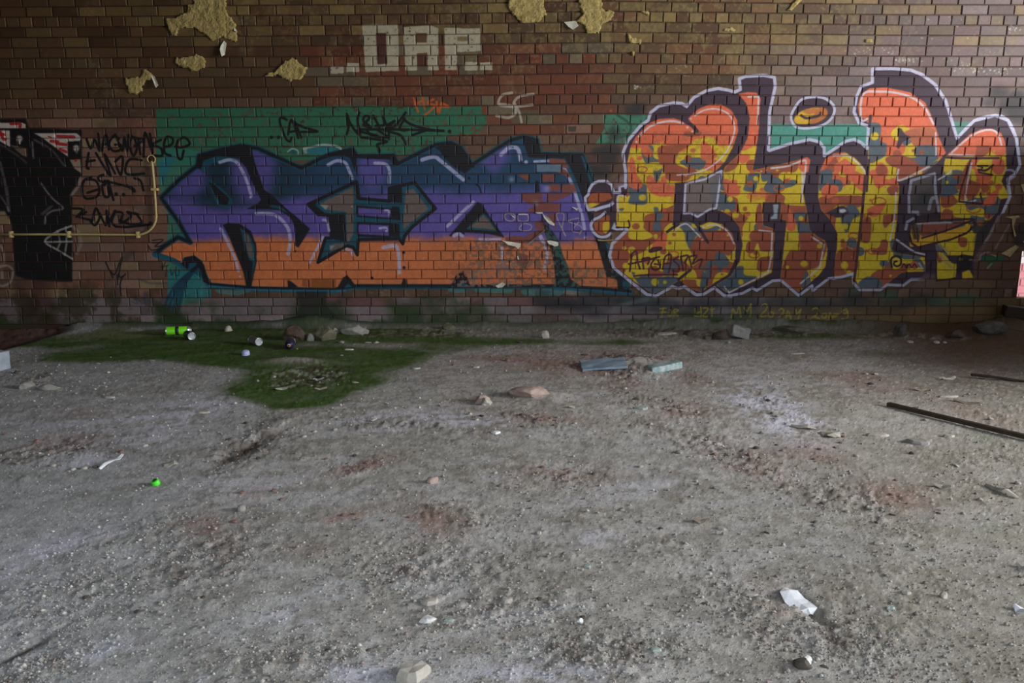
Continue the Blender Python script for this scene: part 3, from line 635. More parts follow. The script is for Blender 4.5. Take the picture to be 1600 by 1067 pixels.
# oval mark in the gap
OV = [(405, 450), (440, 360), (500, 295), (610, 275), (700, 295), (765, 360), (750, 440), (680, 505), (560, 535), (450, 525)]
poly('C1', OV, DRK, 1, smooth=True); poly('C1', [(430, 460), (480, 400), (590, 365), (680, 372), (705, 420), (640, 480), (530, 502), (450, 498)], (226, 176, 30), 1, smooth=True)
put(mask_poly('C1', [(640, 370), (705, 380), (700, 440), (620, 490), (560, 490)], True), (190, 100, 40), .9); put(mask_poly('C1', [(500, 395), (600, 365), (640, 400), (560, 420)], True), (196, 104, 46), .8)
stroke('C1', [(490, 430), (530, 452), (590, 445), (640, 430), (650, 408)], 3.4, DRK); stroke('C1', OV, 3.6, OUTW, .93, closed=True)
# long tongue shape, curl and weathered right end
NOSE = [(480, 600), (520, 580), (620, 572), (868, 562), (884, 600), (830, 650), (730, 690), (620, 715), (530, 738), (492, 712), (478, 660)]
poly('D', [(485, 640), (560, 670), (700, 640), (870, 590), (830, 650), (730, 690), (620, 715), (530, 735), (490, 700)], (232, 170, 26), 1)
poly('D', [(480, 600), (520, 585), (545, 640), (540, 690), (500, 690)], (96, 70, 40), .8)
stroke('D', NOSE, 3, (66, 30, 36), .97, smooth=False, closed=True); stroke('D', [(555, 680), (700, 635), (880, 565)], 2.6, (66, 30, 36)); stroke('D', [(500, 600), (515, 680)], 2, (66, 30, 36)); stroke('D', [(525, 620), (530, 700)], 2, (66, 30, 36)); stroke('D', [(640, 630), (650, 700)], 1.6, (66, 30, 36), .6)
poly('F', [(575, 365), (645, 365), (660, 445), (585, 450)], (120, 116, 130), .8, jit=.3); poly('F', [(595, 470), (640, 470), (760, 600), (790, 640), (740, 630), (620, 520)], (176, 150, 110), .55)
stroke('F', [(590, 455), (590, 740), (625, 768), (800, 745)], 2.2, (50, 26, 30)); poly('F', [(610, 520), (650, 520), (640, 570), (615, 575)], RUST, .9)
dot('F', 140, 585, 8.5, YEL); stroke('F', [(95, 620), (85, 540), (130, 500), (185, 510)], 3, (60, 30, 34)); stroke('F', [(150, 555), (125, 565), (120, 595), (155, 612), (190, 590), (200, 540), (165, 500)], 2.6, (60, 30, 34))
for x in (230, 290, 350): dot('F', x, 615, 4, RUST, .9); stroke('F', [(x - 25, 625), (x, 585), (x + 25, 625)], 1.6, (50, 26, 30))
stroke('F', [(400, 580), (440, 640)], 2.4, (190, 190, 196), .8)
poly('F', [(820, 500), (890, 480), (1000, 500), (985, 560), (960, 650), (880, 640), (850, 700), (815, 690)], (34, 26, 26), .85, jit=.3); dot('F', 862, 535, 3.2, (150, 120, 50), .8)
BK2 = (104, 70, 54)
poly('F', [(1290, 60), (1380, 0), (1565, -200), (1700, -200), (1700, 780), (1010, 770), (1005, 500), (1020, 440), (1180, 300)], BK2, .85, jit=.3, soft=3)
poly('F', [(1010, 300), (1120, 110), (1180, 180), (1200, 260), (1120, 340), (1020, 430)], (50, 56, 40), .7, soft=5)
stroke('F', [(1280, 60), (1200, 220), (1130, 345)], 3.6, (160, 140, 124), .7, speck=.3); stroke('F', [(1400, 150), (1340, 250), (1250, 410)], 2.6, (160, 140, 130), .6, speck=.3)
stroke('F', [(960, 540), (1060, 548), (1090, 480), (1180, 450)], 3, (150, 140, 140), .7)
poly('F', [(1090, 490), (1200, 500), (1350, 505), (1340, 545), (1250, 560), (1200, 620), (1160, 560), (1090, 545)], (36, 96, 60), .85, jit=.3); stroke('F', [(1160, 630), (1200, 585)], 3, (160, 160, 140), .7)
poly('F', [(1440, 180), (1565, 120), (1565, 400), (1440, 380)], (44, 38, 30), .6, jit=.3, soft=6)
poly('F', [(470, 690), (580, 700), (580, 760), (480, 850), (300, 860), (420, 740)], (120, 90, 84), .7, soft=3)
stroke('D', [(965, 235), (900, 235), (930, 245), (905, 270), (935, 280), (990, 290)], 2, (80, 36, 40)); stroke('D', [(905, 258), (950, 262), (995, 230)], 3, (80, 36, 40)); stroke('D', [(700, 182), (820, 188), (1030, 186)], 3, (70, 34, 40))
stroke('D', [(855, 200), (790, 400), (785, 455), (930, 468), (915, 405)], 2.4, (80, 36, 40), smooth=False)
stroke('D', [(760, 0), (775, 60), (835, 5)], 0.1, OUTW)
stroke('D', [(1070, 262), (1110, 262), (1135, 290), (1090, 330), (1085, 390)], 3, (176, 170, 180), .8)
# ---- tags
def tagline(c, strokes, w, col, op=.92, soft=1.2, sp=0):
    for p in strokes: stroke(c, p, w, col, op, soft=soft, speck=sp)
K = (12, 12, 14)
tagline('B2', [[(235, 820), (255, 680), (290, 660), (300, 740), (320, 800)], [(225, 760), (330, 740), (480, 700)], [(340, 720), (350, 800)], [(345, 715), (400, 710), (385, 760)], [(440, 720), (410, 770), (440, 810), (485, 790), (470, 730)], [(440, 760), (490, 765)],
               [(510, 800), (530, 700), (580, 690), (560, 830)], [(515, 760), (580, 750)], [(640, 700), (600, 730), (640, 770), (640, 820), (590, 815)], [(660, 700), (680, 810)], [(660, 700), (720, 690), (690, 750)], [(730, 700), (750, 790)], [(730, 700), (790, 690), (760, 750)], [(760, 760), (835, 720), (815, 790)], [(270, 860), (400, 850), (630, 850)]], 2.6, (84, 30, 44))
stroke('B2', [(400, 655), (430, 630), (495, 625), (480, 640), (410, 658)], 3.4, (84, 30, 44))
# upper-left tag lines
tagline('L1', [[(720, 250), (755, 330), (790, 260), (830, 350), (820, 210)], [(850, 350), (870, 240), (890, 230), (905, 340)], [(855, 300), (905, 290)], [(990, 250), (950, 225), (910, 290), (940, 350), (1000, 345), (1005, 300), (960, 300)],
               [(960, 215), (1020, 350), (1035, 240), (1060, 350), (1070, 220)], [(1100, 230), (1080, 300), (1110, 390), (1140, 330), (1120, 250), (1095, 235)], [(1150, 250), (1170, 380)], [(1110, 240), (1190, 260), (1120, 310)], [(1195, 400), (1210, 200), (1270, 370), (1250, 210)],
               [(1340, 260), (1270, 300), (1340, 330), (1350, 390), (1290, 390)], [(1370, 320), (1430, 300), (1440, 250), (1390, 235), (1365, 300), (1375, 370), (1420, 390)], [(1460, 320), (1530, 320), (1580, 290), (1540, 240), (1490, 260), (1470, 320), (1480, 400), (1510, 420), (1530, 350)],
               [(740, 370), (720, 480), (740, 500)], [(720, 440), (790, 430)], [(800, 370), (920, 560), (870, 380), (960, 540)], [(960, 440), (1020, 400), (1010, 550), (970, 480)], [(1180, 430), (1090, 420), (1050, 470), (1060, 545), (1200, 540)], [(1120, 580), (1170, 600), (1195, 680)],
               [(760, 570), (700, 600), (685, 680), (710, 745), (790, 740), (830, 690), (800, 600), (720, 590)], [(730, 700), (830, 670)], [(860, 550), (820, 570), (830, 600), (880, 620), (850, 640)], [(850, 640), (870, 730), (910, 720), (900, 600), (945, 760)], [(870, 600), (990, 630), (1100, 660), (1120, 690), (1060, 640)],
               [(600, 830), (690, 840), (640, 900), (720, 860), (660, 900), (770, 930)], [(770, 930), (800, 830), (830, 900), (790, 970), (750, 930)], [(830, 870), (880, 970), (890, 850), (910, 980)], [(900, 960), (960, 850), (930, 940), (960, 980)], [(960, 860), (1020, 870), (1010, 950), (1090, 900), (1060, 860), (1100, 870), (1150, 880)],
               [(960, 980), (1060, 985), (1250, 965)], [(1000, 930), (1080, 960), (1180, 950), (1130, 870)]], 3.3, K, .95)
for x, y in ((968, 712), (1030, 716), (1255, 955)): dot('L1', x, y, 2.8, K)
tagline('L2', [[(880, 370), (940, 500)], [(925, 450), (960, 470), (1015, 330), (985, 500)], [(985, 470), (1010, 500), (1045, 470)], [(1020, 490), (1000, 560), (1010, 650)], [(975, 480), (980, 560)]], 2, (22, 22, 34), .85)
tagline('L2', [[(1270, 190), (1360, 185), (1290, 240), (1370, 230)], [(1240, 240), (1260, 270), (1340, 260)], [(1270, 210), (1330, 210)]], 1.6, K, .7)
tagline('L2', [[(1380, 370), (1350, 440)], [(1340, 410), (1400, 400)], [(1390, 400), (1380, 490)], [(1420, 430), (1430, 480), (1450, 440)], [(1470, 410), (1460, 470), (1490, 480), (1490, 430)]], 1.5, (20, 44, 50), .7)
tagline('L2', [[(1100, 700), (1150, 720), (1130, 680)], [(1160, 680), (1190, 720), (1210, 680)], [(1220, 690), (1260, 700), (1240, 720)], [(1210, 620), (1200, 660), (1250, 640)]], 1.4, (60, 70, 120), .6)
stroke('L2', [(1100, 290), (1040, 340)], 6, (50, 44, 48), .35, soft=8); stroke('L2', [(1150, 510), (1250, 545), (1390, 548)], 2.4, (40, 60, 80), .4, soft=4)
# black and white piece at the far left
JB = (16, 14, 16)
poly('P', [(-130, 188), (40, 186), (45, 200), (128, 203), (128, 275), (112, 300), (113, 440), (90, 440), (40, 436), (24, 430), (18, 350), (8, 330), (-130, 330)], JB, .96, soft=2)
WH = (214, 198, 186)
poly('L1', [(-40, 115), (190, 118), (215, 130), (215, 165), (-40, 165)], WH); poly('L1', [(-40, 180), (80, 180), (85, 320), (-40, 250)], WH); poly('L1', [(80, 300), (225, 330), (230, 400), (195, 395)], (150, 120, 100), .8)
poly('L1', [(285, 205), (640, 205), (680, 240), (665, 268), (560, 275), (565, 400), (340, 235)], WH); poly('L1', [(580, 425), (670, 420), (680, 540), (620, 500)], (180, 150, 130), .9)
for c, pts in (('L1', [(90, 125), (165, 125), (165, 155)]), ('L1', [(0, 190), (25, 250), (45, 255)]), ('L1', [(480, 230), (615, 235)]), ('L1', [(425, 270), (480, 275)]), ('L1', [(470, 290), (550, 300)]), ('L1', [(500, 340), (550, 360)]), ('L1', [(0, 210), (30, 215)])):
    stroke(c, pts, 4, (190, 26, 30), .9, soft=2)
stroke('L1', [(405, 232), (428, 240)], 2, (190, 26, 30), .8); dot('L1', 630, 430, 2.2, (190, 26, 30))
for x, y in ((162, 250), (635, 330)): dot('L1', x, y, 5, WH, .95, soft=2, ry=5.5)
stroke('L1', [(162, 250), (165, 290)], 2.4, WH); stroke('L1', [(635, 340), (640, 370)], 2.4, WH)
for c, pts, w, op in (('L1', [(290, 260), (430, 345), (540, 480)], 3, .3), ('L1', [(0, 300), (120, 370), (220, 450)], 3, .25), ('L1', [(270, 280), (278, 410)], 2.6, .5), ('L1', [(340, 620), (430, 740), (525, 828), (440, 850), (385, 890), (372, 960)], 2.6, .5), ('L1', [(350, 880), (430, 810)], 4, .3),
                      ('L1', [(0, 450), (30, 560), (60, 720), (75, 850)], 4, .35), ('L1', [(0, 720), (40, 780), (75, 850)], 2.6, .35), ('L1', [(670, 570), (650, 650), (590, 725)], 3.4, .5), ('L2', [(595, 70), (470, 120), (375, 200), (480, 270), (600, 342)], 2.8, .75), ('L2', [(375, 205), (600, 200)], 2.8, .75),
                      ('L2', [(550, 80), (555, 200), (540, 310)], 2.6, .65), ('L2', [(480, 110), (500, 200), (480, 260)], 2.6, .6), ('L2', [(600, 70), (660, 130), (675, 220), (640, 300)], 4, .3), ('L2', [(0, 235), (30, 280), (35, 370)], 3.4, .45), ('L2', [(0, 410), (60, 400), (105, 440), (90, 530), (30, 570), (0, 565)], 3.2, .5), ('L2', [(15, 450), (18, 500)], 4, .5)):
    stroke(c, pts, w, (200, 192, 186), op, soft=2)
# small tags on the green band
tagline('T', [[(150, 200), (100, 180), (95, 230), (140, 350), (175, 380), (190, 350)], [(160, 320), (190, 200), (245, 350)], [(180, 300), (230, 290)], [(215, 215), (270, 345)], [(200, 220), (300, 265), (405, 297), (270, 300)]], 3.2, K)
for x, y in ((22, 345), (82, 345), (1505, 296)): dot('T', x, y, 2.8, K)
tagline('T', [[(650, 320), (665, 250), (650, 150), (680, 230), (750, 320), (740, 200), (755, 140)], [(790, 240), (840, 180), (800, 170), (790, 210), (850, 260), (800, 250)], [(870, 165), (910, 240), (930, 300)], [(890, 250), (960, 240), (950, 170), (1000, 300)],
               [(960, 290), (1050, 210), (990, 240)], [(980, 290), (1060, 240), (1140, 140), (1120, 180), (1180, 235), (1330, 280), (1455, 292)], [(750, 280), (1100, 280), (1455, 292)], [(1200, 325), (1330, 280)], [(770, 345), (880, 360), (985, 380), (905, 405), (918, 440)],
               [(820, 290), (860, 330), (990, 345), (900, 280)], [(1010, 300), (1100, 330), (1140, 400)], [(1130, 190), (1090, 270), (1130, 290)], [(1000, 300), (1000, 360)], [(730, 290), (900, 330)]], 3.4, K)
dot('T', 920, 458, 2.8, K)
tagline('T', [[(1205, 20), (1245, 135)], [(1215, 70), (1280, 40)], [(1280, 15), (1300, 110)], [(1370, 30), (1320, 60), (1380, 80), (1340, 130), (1300, 160)], [(1400, 50), (1400, 130), (1440, 60), (1420, 140)], [(1440, 60), (1500, 90), (1430, 90)]], 2.8, (214, 96, 36), .9, soft=2)
# white block letters high on the wall and brick-size dashes
PW = (196, 186, 158)
def pw(pts, speck=.27): poly('R2', pts, PW, .95, jit=.35, soft=1.5, speck=speck)
pw([(662, 155), (885, 153), (888, 205), (895, 445), (685, 450), (672, 300)])
poly('R2', [(750, 208), (812, 208), (820, 400), (758, 402)], (84, 44, 36), .95)
pw([(918, 168), (1095, 163), (1140, 180), (1142, 440), (1075, 440), (1070, 330), (1005, 335), (1008, 440), (935, 442)])
poly('R2', [(1000, 207), (1068, 207), (1068, 268), (1000, 268)], (104, 70, 44), .95)
pw([(1178, 175), (1400, 178), (1405, 320), (1258, 328), (1255, 440), (1180, 440)])
poly('R2', [(1258, 230), (1325, 230), (1325, 258), (1258, 258)], (130, 110, 70), .9)
pw([(468, 415), (548, 415), (548, 460), (468, 462)]); pw([(565, 395), (645, 395), (645, 450), (565, 452)]); pw([(1305, 390), (1385, 388), (1385, 440), (1305, 442)]); pw([(1400, 390), (1475, 388), (1478, 438), (1400, 440)])
stroke('R2', [(1600, 580), (1540, 595), (1515, 640), (1530, 660), (1600, 668)], 3.6, (190, 180, 160), .85); stroke('P', [(776, 181), (795, 184), (806, 176), (800, 166), (782, 163)], 4, (190, 180, 160), .8)
stroke('P', [(833, 147), (812, 151), (803, 160), (804, 166)], 3.6, (190, 180, 160), .85); stroke('P', [(806, 167), (832, 164)], 3.6, (190, 180, 160), .85); stroke('P', [(803, 160), (811, 175), (815, 191)], 3.4, (190, 180, 160), .85); stroke('P', [(806, 172), (800, 182)], 3, (190, 180, 160), .7)
# fragment of an older white and blue outline
stroke('T', [(285, 440), (350, 430), (450, 408), (560, 420), (600, 440)], 3.4, (176, 190, 186), .85, speck=.3); poly('T', [(320, 440), (450, 420), (590, 440), (440, 490), (330, 490)], (36, 120, 140), .85); poly('T', [(285, 440), (320, 430), (320, 480), (290, 490)], (176, 180, 176), .7, speck=.4)
stroke('T', [(160, 465), (195, 440), (240, 455), (245, 485)], 2, (176, 190, 186), .8, speck=.3); poly('T', [(165, 470), (200, 450), (240, 480), (200, 490)], (30, 84, 104), .8)
# yellow line at the foot
YG = (176, 158, 40)
tagline('M', [[(125, 90), (165, 85)], [(145, 85), (135, 140)], [(130, 110), (160, 110)], [(180, 100), (175, 130), (195, 130), (195, 100), (180, 98)], [(210, 135), (215, 95), (240, 100), (215, 115), (240, 135)],
              [(345, 90), (350, 115), (375, 110)], [(380, 80), (380, 140), (340, 135)], [(395, 85), (425, 90), (395, 135), (425, 140)], [(450, 80), (450, 135)], [(440, 95), (465, 90)],
              [(570, 145), (580, 90), (600, 120), (620, 80), (630, 140)], [(650, 80), (670, 105), (690, 60)], [(695, 60), (690, 140)],
              [(758, 72), (780, 58), (795, 72), (785, 98), (765, 118), (755, 137), (797, 133)], [(815, 110), (800, 130), (825, 140), (835, 115), (815, 110)], [(868, 98), (885, 88), (898, 102), (885, 125), (853, 152), (875, 140), (900, 156)], [(910, 155), (925, 100), (945, 160)], [(915, 130), (945, 135)], [(975, 95), (980, 120), (1005, 95)], [(1005, 95), (985, 170)],
              [(1078, 95), (1100, 85), (1120, 100), (1105, 125), (1065, 152), (1085, 140), (1122, 150)], [(1145, 120), (1135, 140), (1160, 145), (1165, 120), (1145, 120)], [(1180, 145), (1185, 115), (1205, 145), (1215, 120)], [(1225, 120), (1220, 140), (1240, 120)], [(1290, 92), (1262, 108), (1285, 120), (1296, 100), (1300, 140), (1285, 155), (1262, 152)]], 2.2, YG, .85, sp=.3)
# pale fleck spatter upper right, soot spots
rs_ = random.Random(8)
for cx, cy, n, sp in ((1415, 94, 46, 10), (1505, 103, 8, 8), (1488, 93, 6, 5), (1495, 110, 6, 6), (1530, 110, 12, 8), (1562, 112, 26, 10), (1345, 80, 20, 16), (1584, 46, 16, 6), (995, 137, 14, 4), (1390, 78, 10, 12), (1480, 60, 20, 40), (1075, 108, 10, 14)):
    for _ in range(n): dot('P', rs_.gauss(cx, sp), rs_.gauss(cy, sp * .35), rs_.uniform(.5, 1.3), (206, 204, 186), .9, soft=1)
tagline('R3', [[(395, 700), (360, 790)]], 0.1, K)
poly('R3', [(340, 780), (490, 780), (490, 830), (340, 830)], (150, 130, 112), .55, jit=.3); poly('R3', [(350, 790), (400, 790), (400, 825), (350, 825)], (30, 34, 30), .6, jit=.3)
dot('R3', 618, 693, 2, (214, 80, 36))
IMG *= (0.93 + 0.14 * NF)[..., None]
IMG[:] = (IMG * 0.93 + IMG.mean(axis=2, keepdims=True) * 0.07) * 0.90
np.clip(IMG, 0, 1, out=IMG)
img = bpy.data.images.new('wall_paint_map', TW, TH, alpha=False)
buf = np.ones((TH, TW, 4), np.float32)
buf[..., :3] = IMG
img.pixels.foreach_set(buf.ravel())
img.update()
img.pack()
del buf, IMG, GPX, GPY, gx, gz, NF, NM, NL, FILL, _dz, _dep

# ------------------------------------------------------------------ materials
def new_mat(name, rough=0.8, spec=0.3):
    m = bpy.data.materials.new(name)
    m.use_nodes = True
    nt = m.node_tree
    b = nt.nodes['Principled BSDF']
    b.inputs['Roughness'].default_value = rough
    b.inputs['Specular IOR Level'].default_value = spec
    return m, nt, b
def N(nt, typ, **kw):
    n = nt.nodes.new(typ)
    for k, v in kw.items(): setattr(n, k, v)
    return n
def srgb(c):
    r = []
    for v in c[:3]:
        v = v / 255.0
        r.append(v / 12.92 if v <= 0.04045 else ((v + 0.055) / 1.055) ** 2.4)
    return tuple(r) + (1.0,)
def add_bump(nt, b, scale, strength, dist, detail=6, coord='Position'):
    g = N(nt, 'ShaderNodeNewGeometry') if coord == 'Position' else N(nt, 'ShaderNodeTexCoord')
    n = N(nt, 'ShaderNodeTexNoise')
    n.inputs['Scale'].default_value = scale
    n.inputs['Detail'].default_value = detail
    n.inputs['Roughness'].default_value = 0.65
    nt.links.new(g.outputs[coord], n.inputs['Vector'])
    bp = N(nt, 'ShaderNodeBump')
    bp.inputs['Strength'].default_value = strength
    bp.inputs['Distance'].default_value = dist
    nt.links.new(n.outputs['Fac'], bp.inputs['Height'])
    nt.links.new(bp.outputs['Normal'], b.inputs['Normal'])
    return n
def simple(name, col, col2=None, rough=0.8, scale=20, bump=0.3, dist=0.004, metallic=0.0, spec=0.3):
    m, nt, b = new_mat(name, rough, spec)
    b.inputs['Metallic'].default_value = metallic
    n = add_bump(nt, b, scale, bump, dist, coord='Object')
    r = N(nt, 'ShaderNodeValToRGB')
    r.color_ramp.elements[0].position = 0.35; r.color_ramp.elements[1].position = 0.65
    r.color_ramp.elements[0].color = srgb(col); r.color_ramp.elements[1].color = srgb(col2 or tuple(min(255, v * 1.15) for v in col))
    nt.links.new(n.outputs['Fac'], r.inputs['Fac'])
    nt.links.new(r.outputs['Color'], b.inputs['Base Color'])
    return m
def wall_mat(name, mort):
    m, nt, b = new_mat(name, 0.62, 0.35)
    g = N(nt, 'ShaderNodeNewGeometry')
    s = N(nt, 'ShaderNodeSeparateXYZ'); nt.links.new(g.outputs['Position'], s.inputs[0])
    def aff(sock, a, bb):
        q = N(nt, 'ShaderNodeMath', operation='MULTIPLY_ADD'); nt.links.new(sock, q.inputs[0]); q.inputs[1].default_value = a; q.inputs[2].default_value = bb
        return q.outputs[0]
    c = N(nt, 'ShaderNodeCombineXYZ')
    nt.links.new(aff(s.outputs['X'], 1 / (TX1 - TX0), -TX0 / (TX1 - TX0)), c.inputs[0])
    nt.links.new(aff(s.outputs['Z'], 1 / (TZ1 - TZ0), -TZ0 / (TZ1 - TZ0)), c.inputs[1])
    t = N(nt, 'ShaderNodeTexImage'); t.image = img; t.extension = 'EXTEND'
    nt.links.new(c.outputs[0], t.inputs['Vector'])
    n = add_bump(nt, b, 70 if not mort else 120, 0.35 if not mort else 0.6, 0.004)
    mr = N(nt, 'ShaderNodeMapRange'); nt.links.new(n.outputs['Fac'], mr.inputs['Value'])
    mr.inputs['From Min'].default_value = 0.3; mr.inputs['From Max'].default_value = 0.7
    mr.inputs['To Min'].default_value = 0.84; mr.inputs['To Max'].default_value = 1.1
    mul = N(nt, 'ShaderNodeVectorMath', operation='SCALE'); nt.links.new(t.outputs['Color'], mul.inputs[0]); nt.links.new(mr.outputs[0], mul.inputs['Scale'])
    out = mul.outputs[0]
    if mort:
        mx = N(nt, 'ShaderNodeMix', data_type='RGBA'); mx.inputs[0].default_value = 0.62
        nt.links.new(out, mx.inputs[6]); mx.inputs[7].default_value = srgb((66, 42, 34)); out = mx.outputs[2]
    nt.links.new(out, b.inputs['Base Color'])
    return m
M_BRICK = wall_mat('painted_brick', False)
M_MORTAR = wall_mat('mortar', True)
def vcol_mat(name, rough=0.9, scale=220, bump=0.5, dist=0.003, spec=0.2):
    m, nt, b = new_mat(name, rough, spec)
    a = N(nt, 'ShaderNodeVertexColor'); a.layer_name = 'Col'
    n = add_bump(nt, b, scale, bump, dist)
    n.inputs['Detail'].default_value = 8
    mr = N(nt, 'ShaderNodeMapRange'); nt.links.new(n.outputs['Fac'], mr.inputs['Value'])
    mr.inputs['From Min'].default_value = 0.28; mr.inputs['From Max'].default_value = 0.72
    mr.inputs['To Min'].default_value = 0.66; mr.inputs['To Max'].default_value = 1.32
    mul = N(nt, 'ShaderNodeVectorMath', operation='SCALE'); nt.links.new(a.outputs['Color'], mul.inputs[0]); nt.links.new(mr.outputs[0], mul.inputs['Scale'])
    nt.links.new(mul.outputs[0], b.inputs['Base Color'])
    return m
M_FLOOR = vcol_mat('dusty_concrete')
M_GRIT = vcol_mat('grit', scale=300, bump=.3)
M_PLASTER = simple('ochre_plaster', (150, 130, 78), (186, 166, 108), 0.9, 30, .7, .01)
M_FLAKE = simple('paint_flake', (196, 192, 172), (226, 222, 204), 0.6, 40, .2)
M_FLAKE_TAN = simple('tan_paint_flake', (150, 126, 88), (180, 156, 110), 0.7, 40, .2)
M_PIPE = simple('cream_painted_steel', (176, 154, 100), (196, 176, 120), 0.5, 60, .1, .001)
M_DARKW = simple('sooty_render', (60, 50, 42), (80, 68, 58), 0.95, 4, .4, .02)
M_STEEL = simple('rusty_steel', (62, 44, 34), (92, 66, 50), 0.6, 30, .3, .002, metallic=.3, spec=.5)
M_WOOD = simple('dark_wet_timber', (38, 28, 22), (58, 42, 32), 0.8, 30, .5)

# ------------------------------------------------------------------ brick wall, bricks one by one
WALL_X0, WALL_X1, WALL_TOP = -5.25, 5.02, 3.62
v, f = box_data(WALL_X0, 4.84, 0.009, 0.26, -0.25, WALL_TOP)
wall = mesh_obj('wall_back', v, f, M_MORTAR)
tag(wall, 'sooty brick wall covered with two large coloured graffiti pieces', None, kind='structure')
def brick_mesh(seed, w, h, d=0.10):
    r = random.Random(seed)
    e, q = 0.0045, 0.0035
    j = lambda: r.uniform(-0.0012, 0.0012)
    vs = []
    for (y, ins) in ((d, 0), (q, 0), (0, e)):
        for (sx, sz) in ((-1, -1), (1, -1), (1, 1), (-1, 1)):
            vs.append((sx * (w / 2 - ins) + j(), y + j() * (y < d), sz * (h / 2 - ins) + j()))
    fs = []
    for k in range(2):
        for a in range(4):
            b2 = (a + 1) % 4
            fs.append((k * 4 + a, k * 4 + b2, k * 4 + 4 + b2, k * 4 + 4 + a))
    fs.append((8, 9, 10, 11))
    return vs, fs
GAP = 0.0085
specs = []
for (xa, xb, i, ya, yb, hdr) in BR:
    xm, ym = (xa + xb) / 2, (ya + yb) / 2
    d = sag(xm, ym)
    Xa, Zt = wall_pt(xa, ym + d); Xb, _ = wall_pt(xb, ym + d)
    _, Zt = wall_pt(xm, ya + d); _, Zb = wall_pt(xm, yb + d)
    # slope of the course here
    _, zl = wall_pt(xa, ym + sag(xa, ym)); _, zr = wall_pt(xb, ym + sag(xb, ym))
    area = (xb - xa) * (yb - ya) if (xa > 0 and xb < 1600 and ya + d > 0) else 0
    specs.append([area, (Xa + Xb) / 2, (Zt + Zb) / 2, Xb - Xa - GAP, Zt - Zb - GAP, math.atan2(zr - zl, Xb - Xa)])
specs.sort(key=lambda q: -q[0])
r = random.Random(21)
protos = {}
for kind, w0 in (('s', 0.24), ('h', 0.12)):
    for k in range(4):
        vs, fs = brick_mesh(k + (9 if kind == 'h' else 0), w0, 0.084)
        me = bpy.data.meshes.new('brick')
        me.from_pydata(vs, [], fs); me.materials.append(M_BRICK); me.update()
        protos[kind, k] = (me, w0)
allv, allf = [], []
for n, (area, X, Z, w, h, ang) in enumerate(specs):
    kind = 's' if w > 0.17 else 'h'
    k = r.randrange(4)
    yoff = r.uniform(-0.0035, 0.0025)
    me, w0 = protos[kind, k]
    if n < 300:
        o = bpy.data.objects.new('brick', me)
        o.location = (X, yoff, Z); o.scale = (w / w0, 1, h / 0.084); o.rotation_euler = (0, -ang, 0)
        o.parent = wall
        link(o)
    else:
        vs, fs = brick_mesh(k + (9 if kind == 'h' else 0), w, h)
        b0 = len(allv)
        ca, sa = math.cos(ang), math.sin(ang)
        allv += [(X + a * ca - c * sa, yoff + bq, Z + a * sa + c * ca) for a, bq, c in vs]
        allf += [tuple(q + b0 for q in ff) for ff in fs]
o = mesh_obj('brick', allv, allf, M_BRICK, wall)
tag(o, kind='stuff')

# plaster remnants: jagged relief patches
def in_poly(P, x, y):
    c = False
    j = len(P) - 1
    for i in range(len(P)):
        if (P[i][1] > y) != (P[j][1] > y) and x < (P[j][0] - P[i][0]) * (y - P[i][1]) / (P[j][1] - P[i][1]) + P[i][0]: c = not c
        j = i
    return c
def patch(c, pts, mat, name, thick=0.014, cell=0.009, rough=0.006, label=None, seed=0):
    P = [wall_pt(*p) for p in px(c, pts)]
    x0, x1 = min(p[0] for p in P), max(p[0] for p in P); z0, z1 = min(p[1] for p in P), max(p[1] for p in P)
    nx, nz = int((x1 - x0) / cell) + 3, int((z1 - z0) / cell) + 3
    ins = {}
    for a in range(nx):
        for b in range(nz):
            X, Z = x0 + (a - 1) * cell, z0 + (b - 1) * cell
            jx = (mnoise.noise((X * 28, Z * 28, seed)) + 0.5 * mnoise.noise((X * 80, Z * 80, seed + 3))) * 0.016
            jz = mnoise.noise((X * 28, Z * 28, seed + 9)) * 0.016
            ins[a, b] = in_poly(P, X + jx, Z + jz)
    verts, faces, idx = [], [], {}
    def vid(a, b):
        if (a, b) not in idx:
            X, Z = x0 + (a - 1) * cell, z0 + (b - 1) * cell
            edge = sum(ins.get((a + p, b + q), False) for p in (-1, 0, 1) for q in (-1, 0, 1)) / 9.0
            edge = min(1, edge * 1.5 - 0.3)
            hgt = max(0.0, edge) * thick + (mnoise.noise((X * 22 + seed, Z * 22, 5)) + 0.6 * mnoise.noise((X * 70, Z * 70, 8))) * rough * max(0, edge)
            idx[a, b] = len(verts)
            verts.append((X + mnoise.noise((X * 90, Z * 90, 1)) * cell * .5, -0.003 - hgt, Z + mnoise.noise((X * 90, Z * 90, 2)) * cell * .5))
        return idx[a, b]
    for a in range(nx - 1):
        for b in range(nz - 1):
            if sum((ins[a, b], ins[a + 1, b], ins[a, b + 1], ins[a + 1, b + 1])) >= 3:
                faces.append((vid(a, b), vid(a + 1, b), vid(a + 1, b + 1), vid(a, b + 1)))
    nv = len(verts)
    edges = {}
    for fa in faces:
        for k in range(4):
            e = (fa[k], fa[(k + 1) % 4]); edges[e] = edges.get(e, 0) + 1
    rim = [e for e in edges if (e[1], e[0]) not in edges]
    back = {}
    for e in rim:
        for q in e:
            if q not in back:
                back[q] = len(verts); verts.append((verts[q][0], 0.012, verts[q][2]))
    for a, b in rim: faces.append((b, a, back[a], back[b]))
    o = mesh_obj(name, verts, faces, mat, wall)
    if label: o['label'] = label
    return o
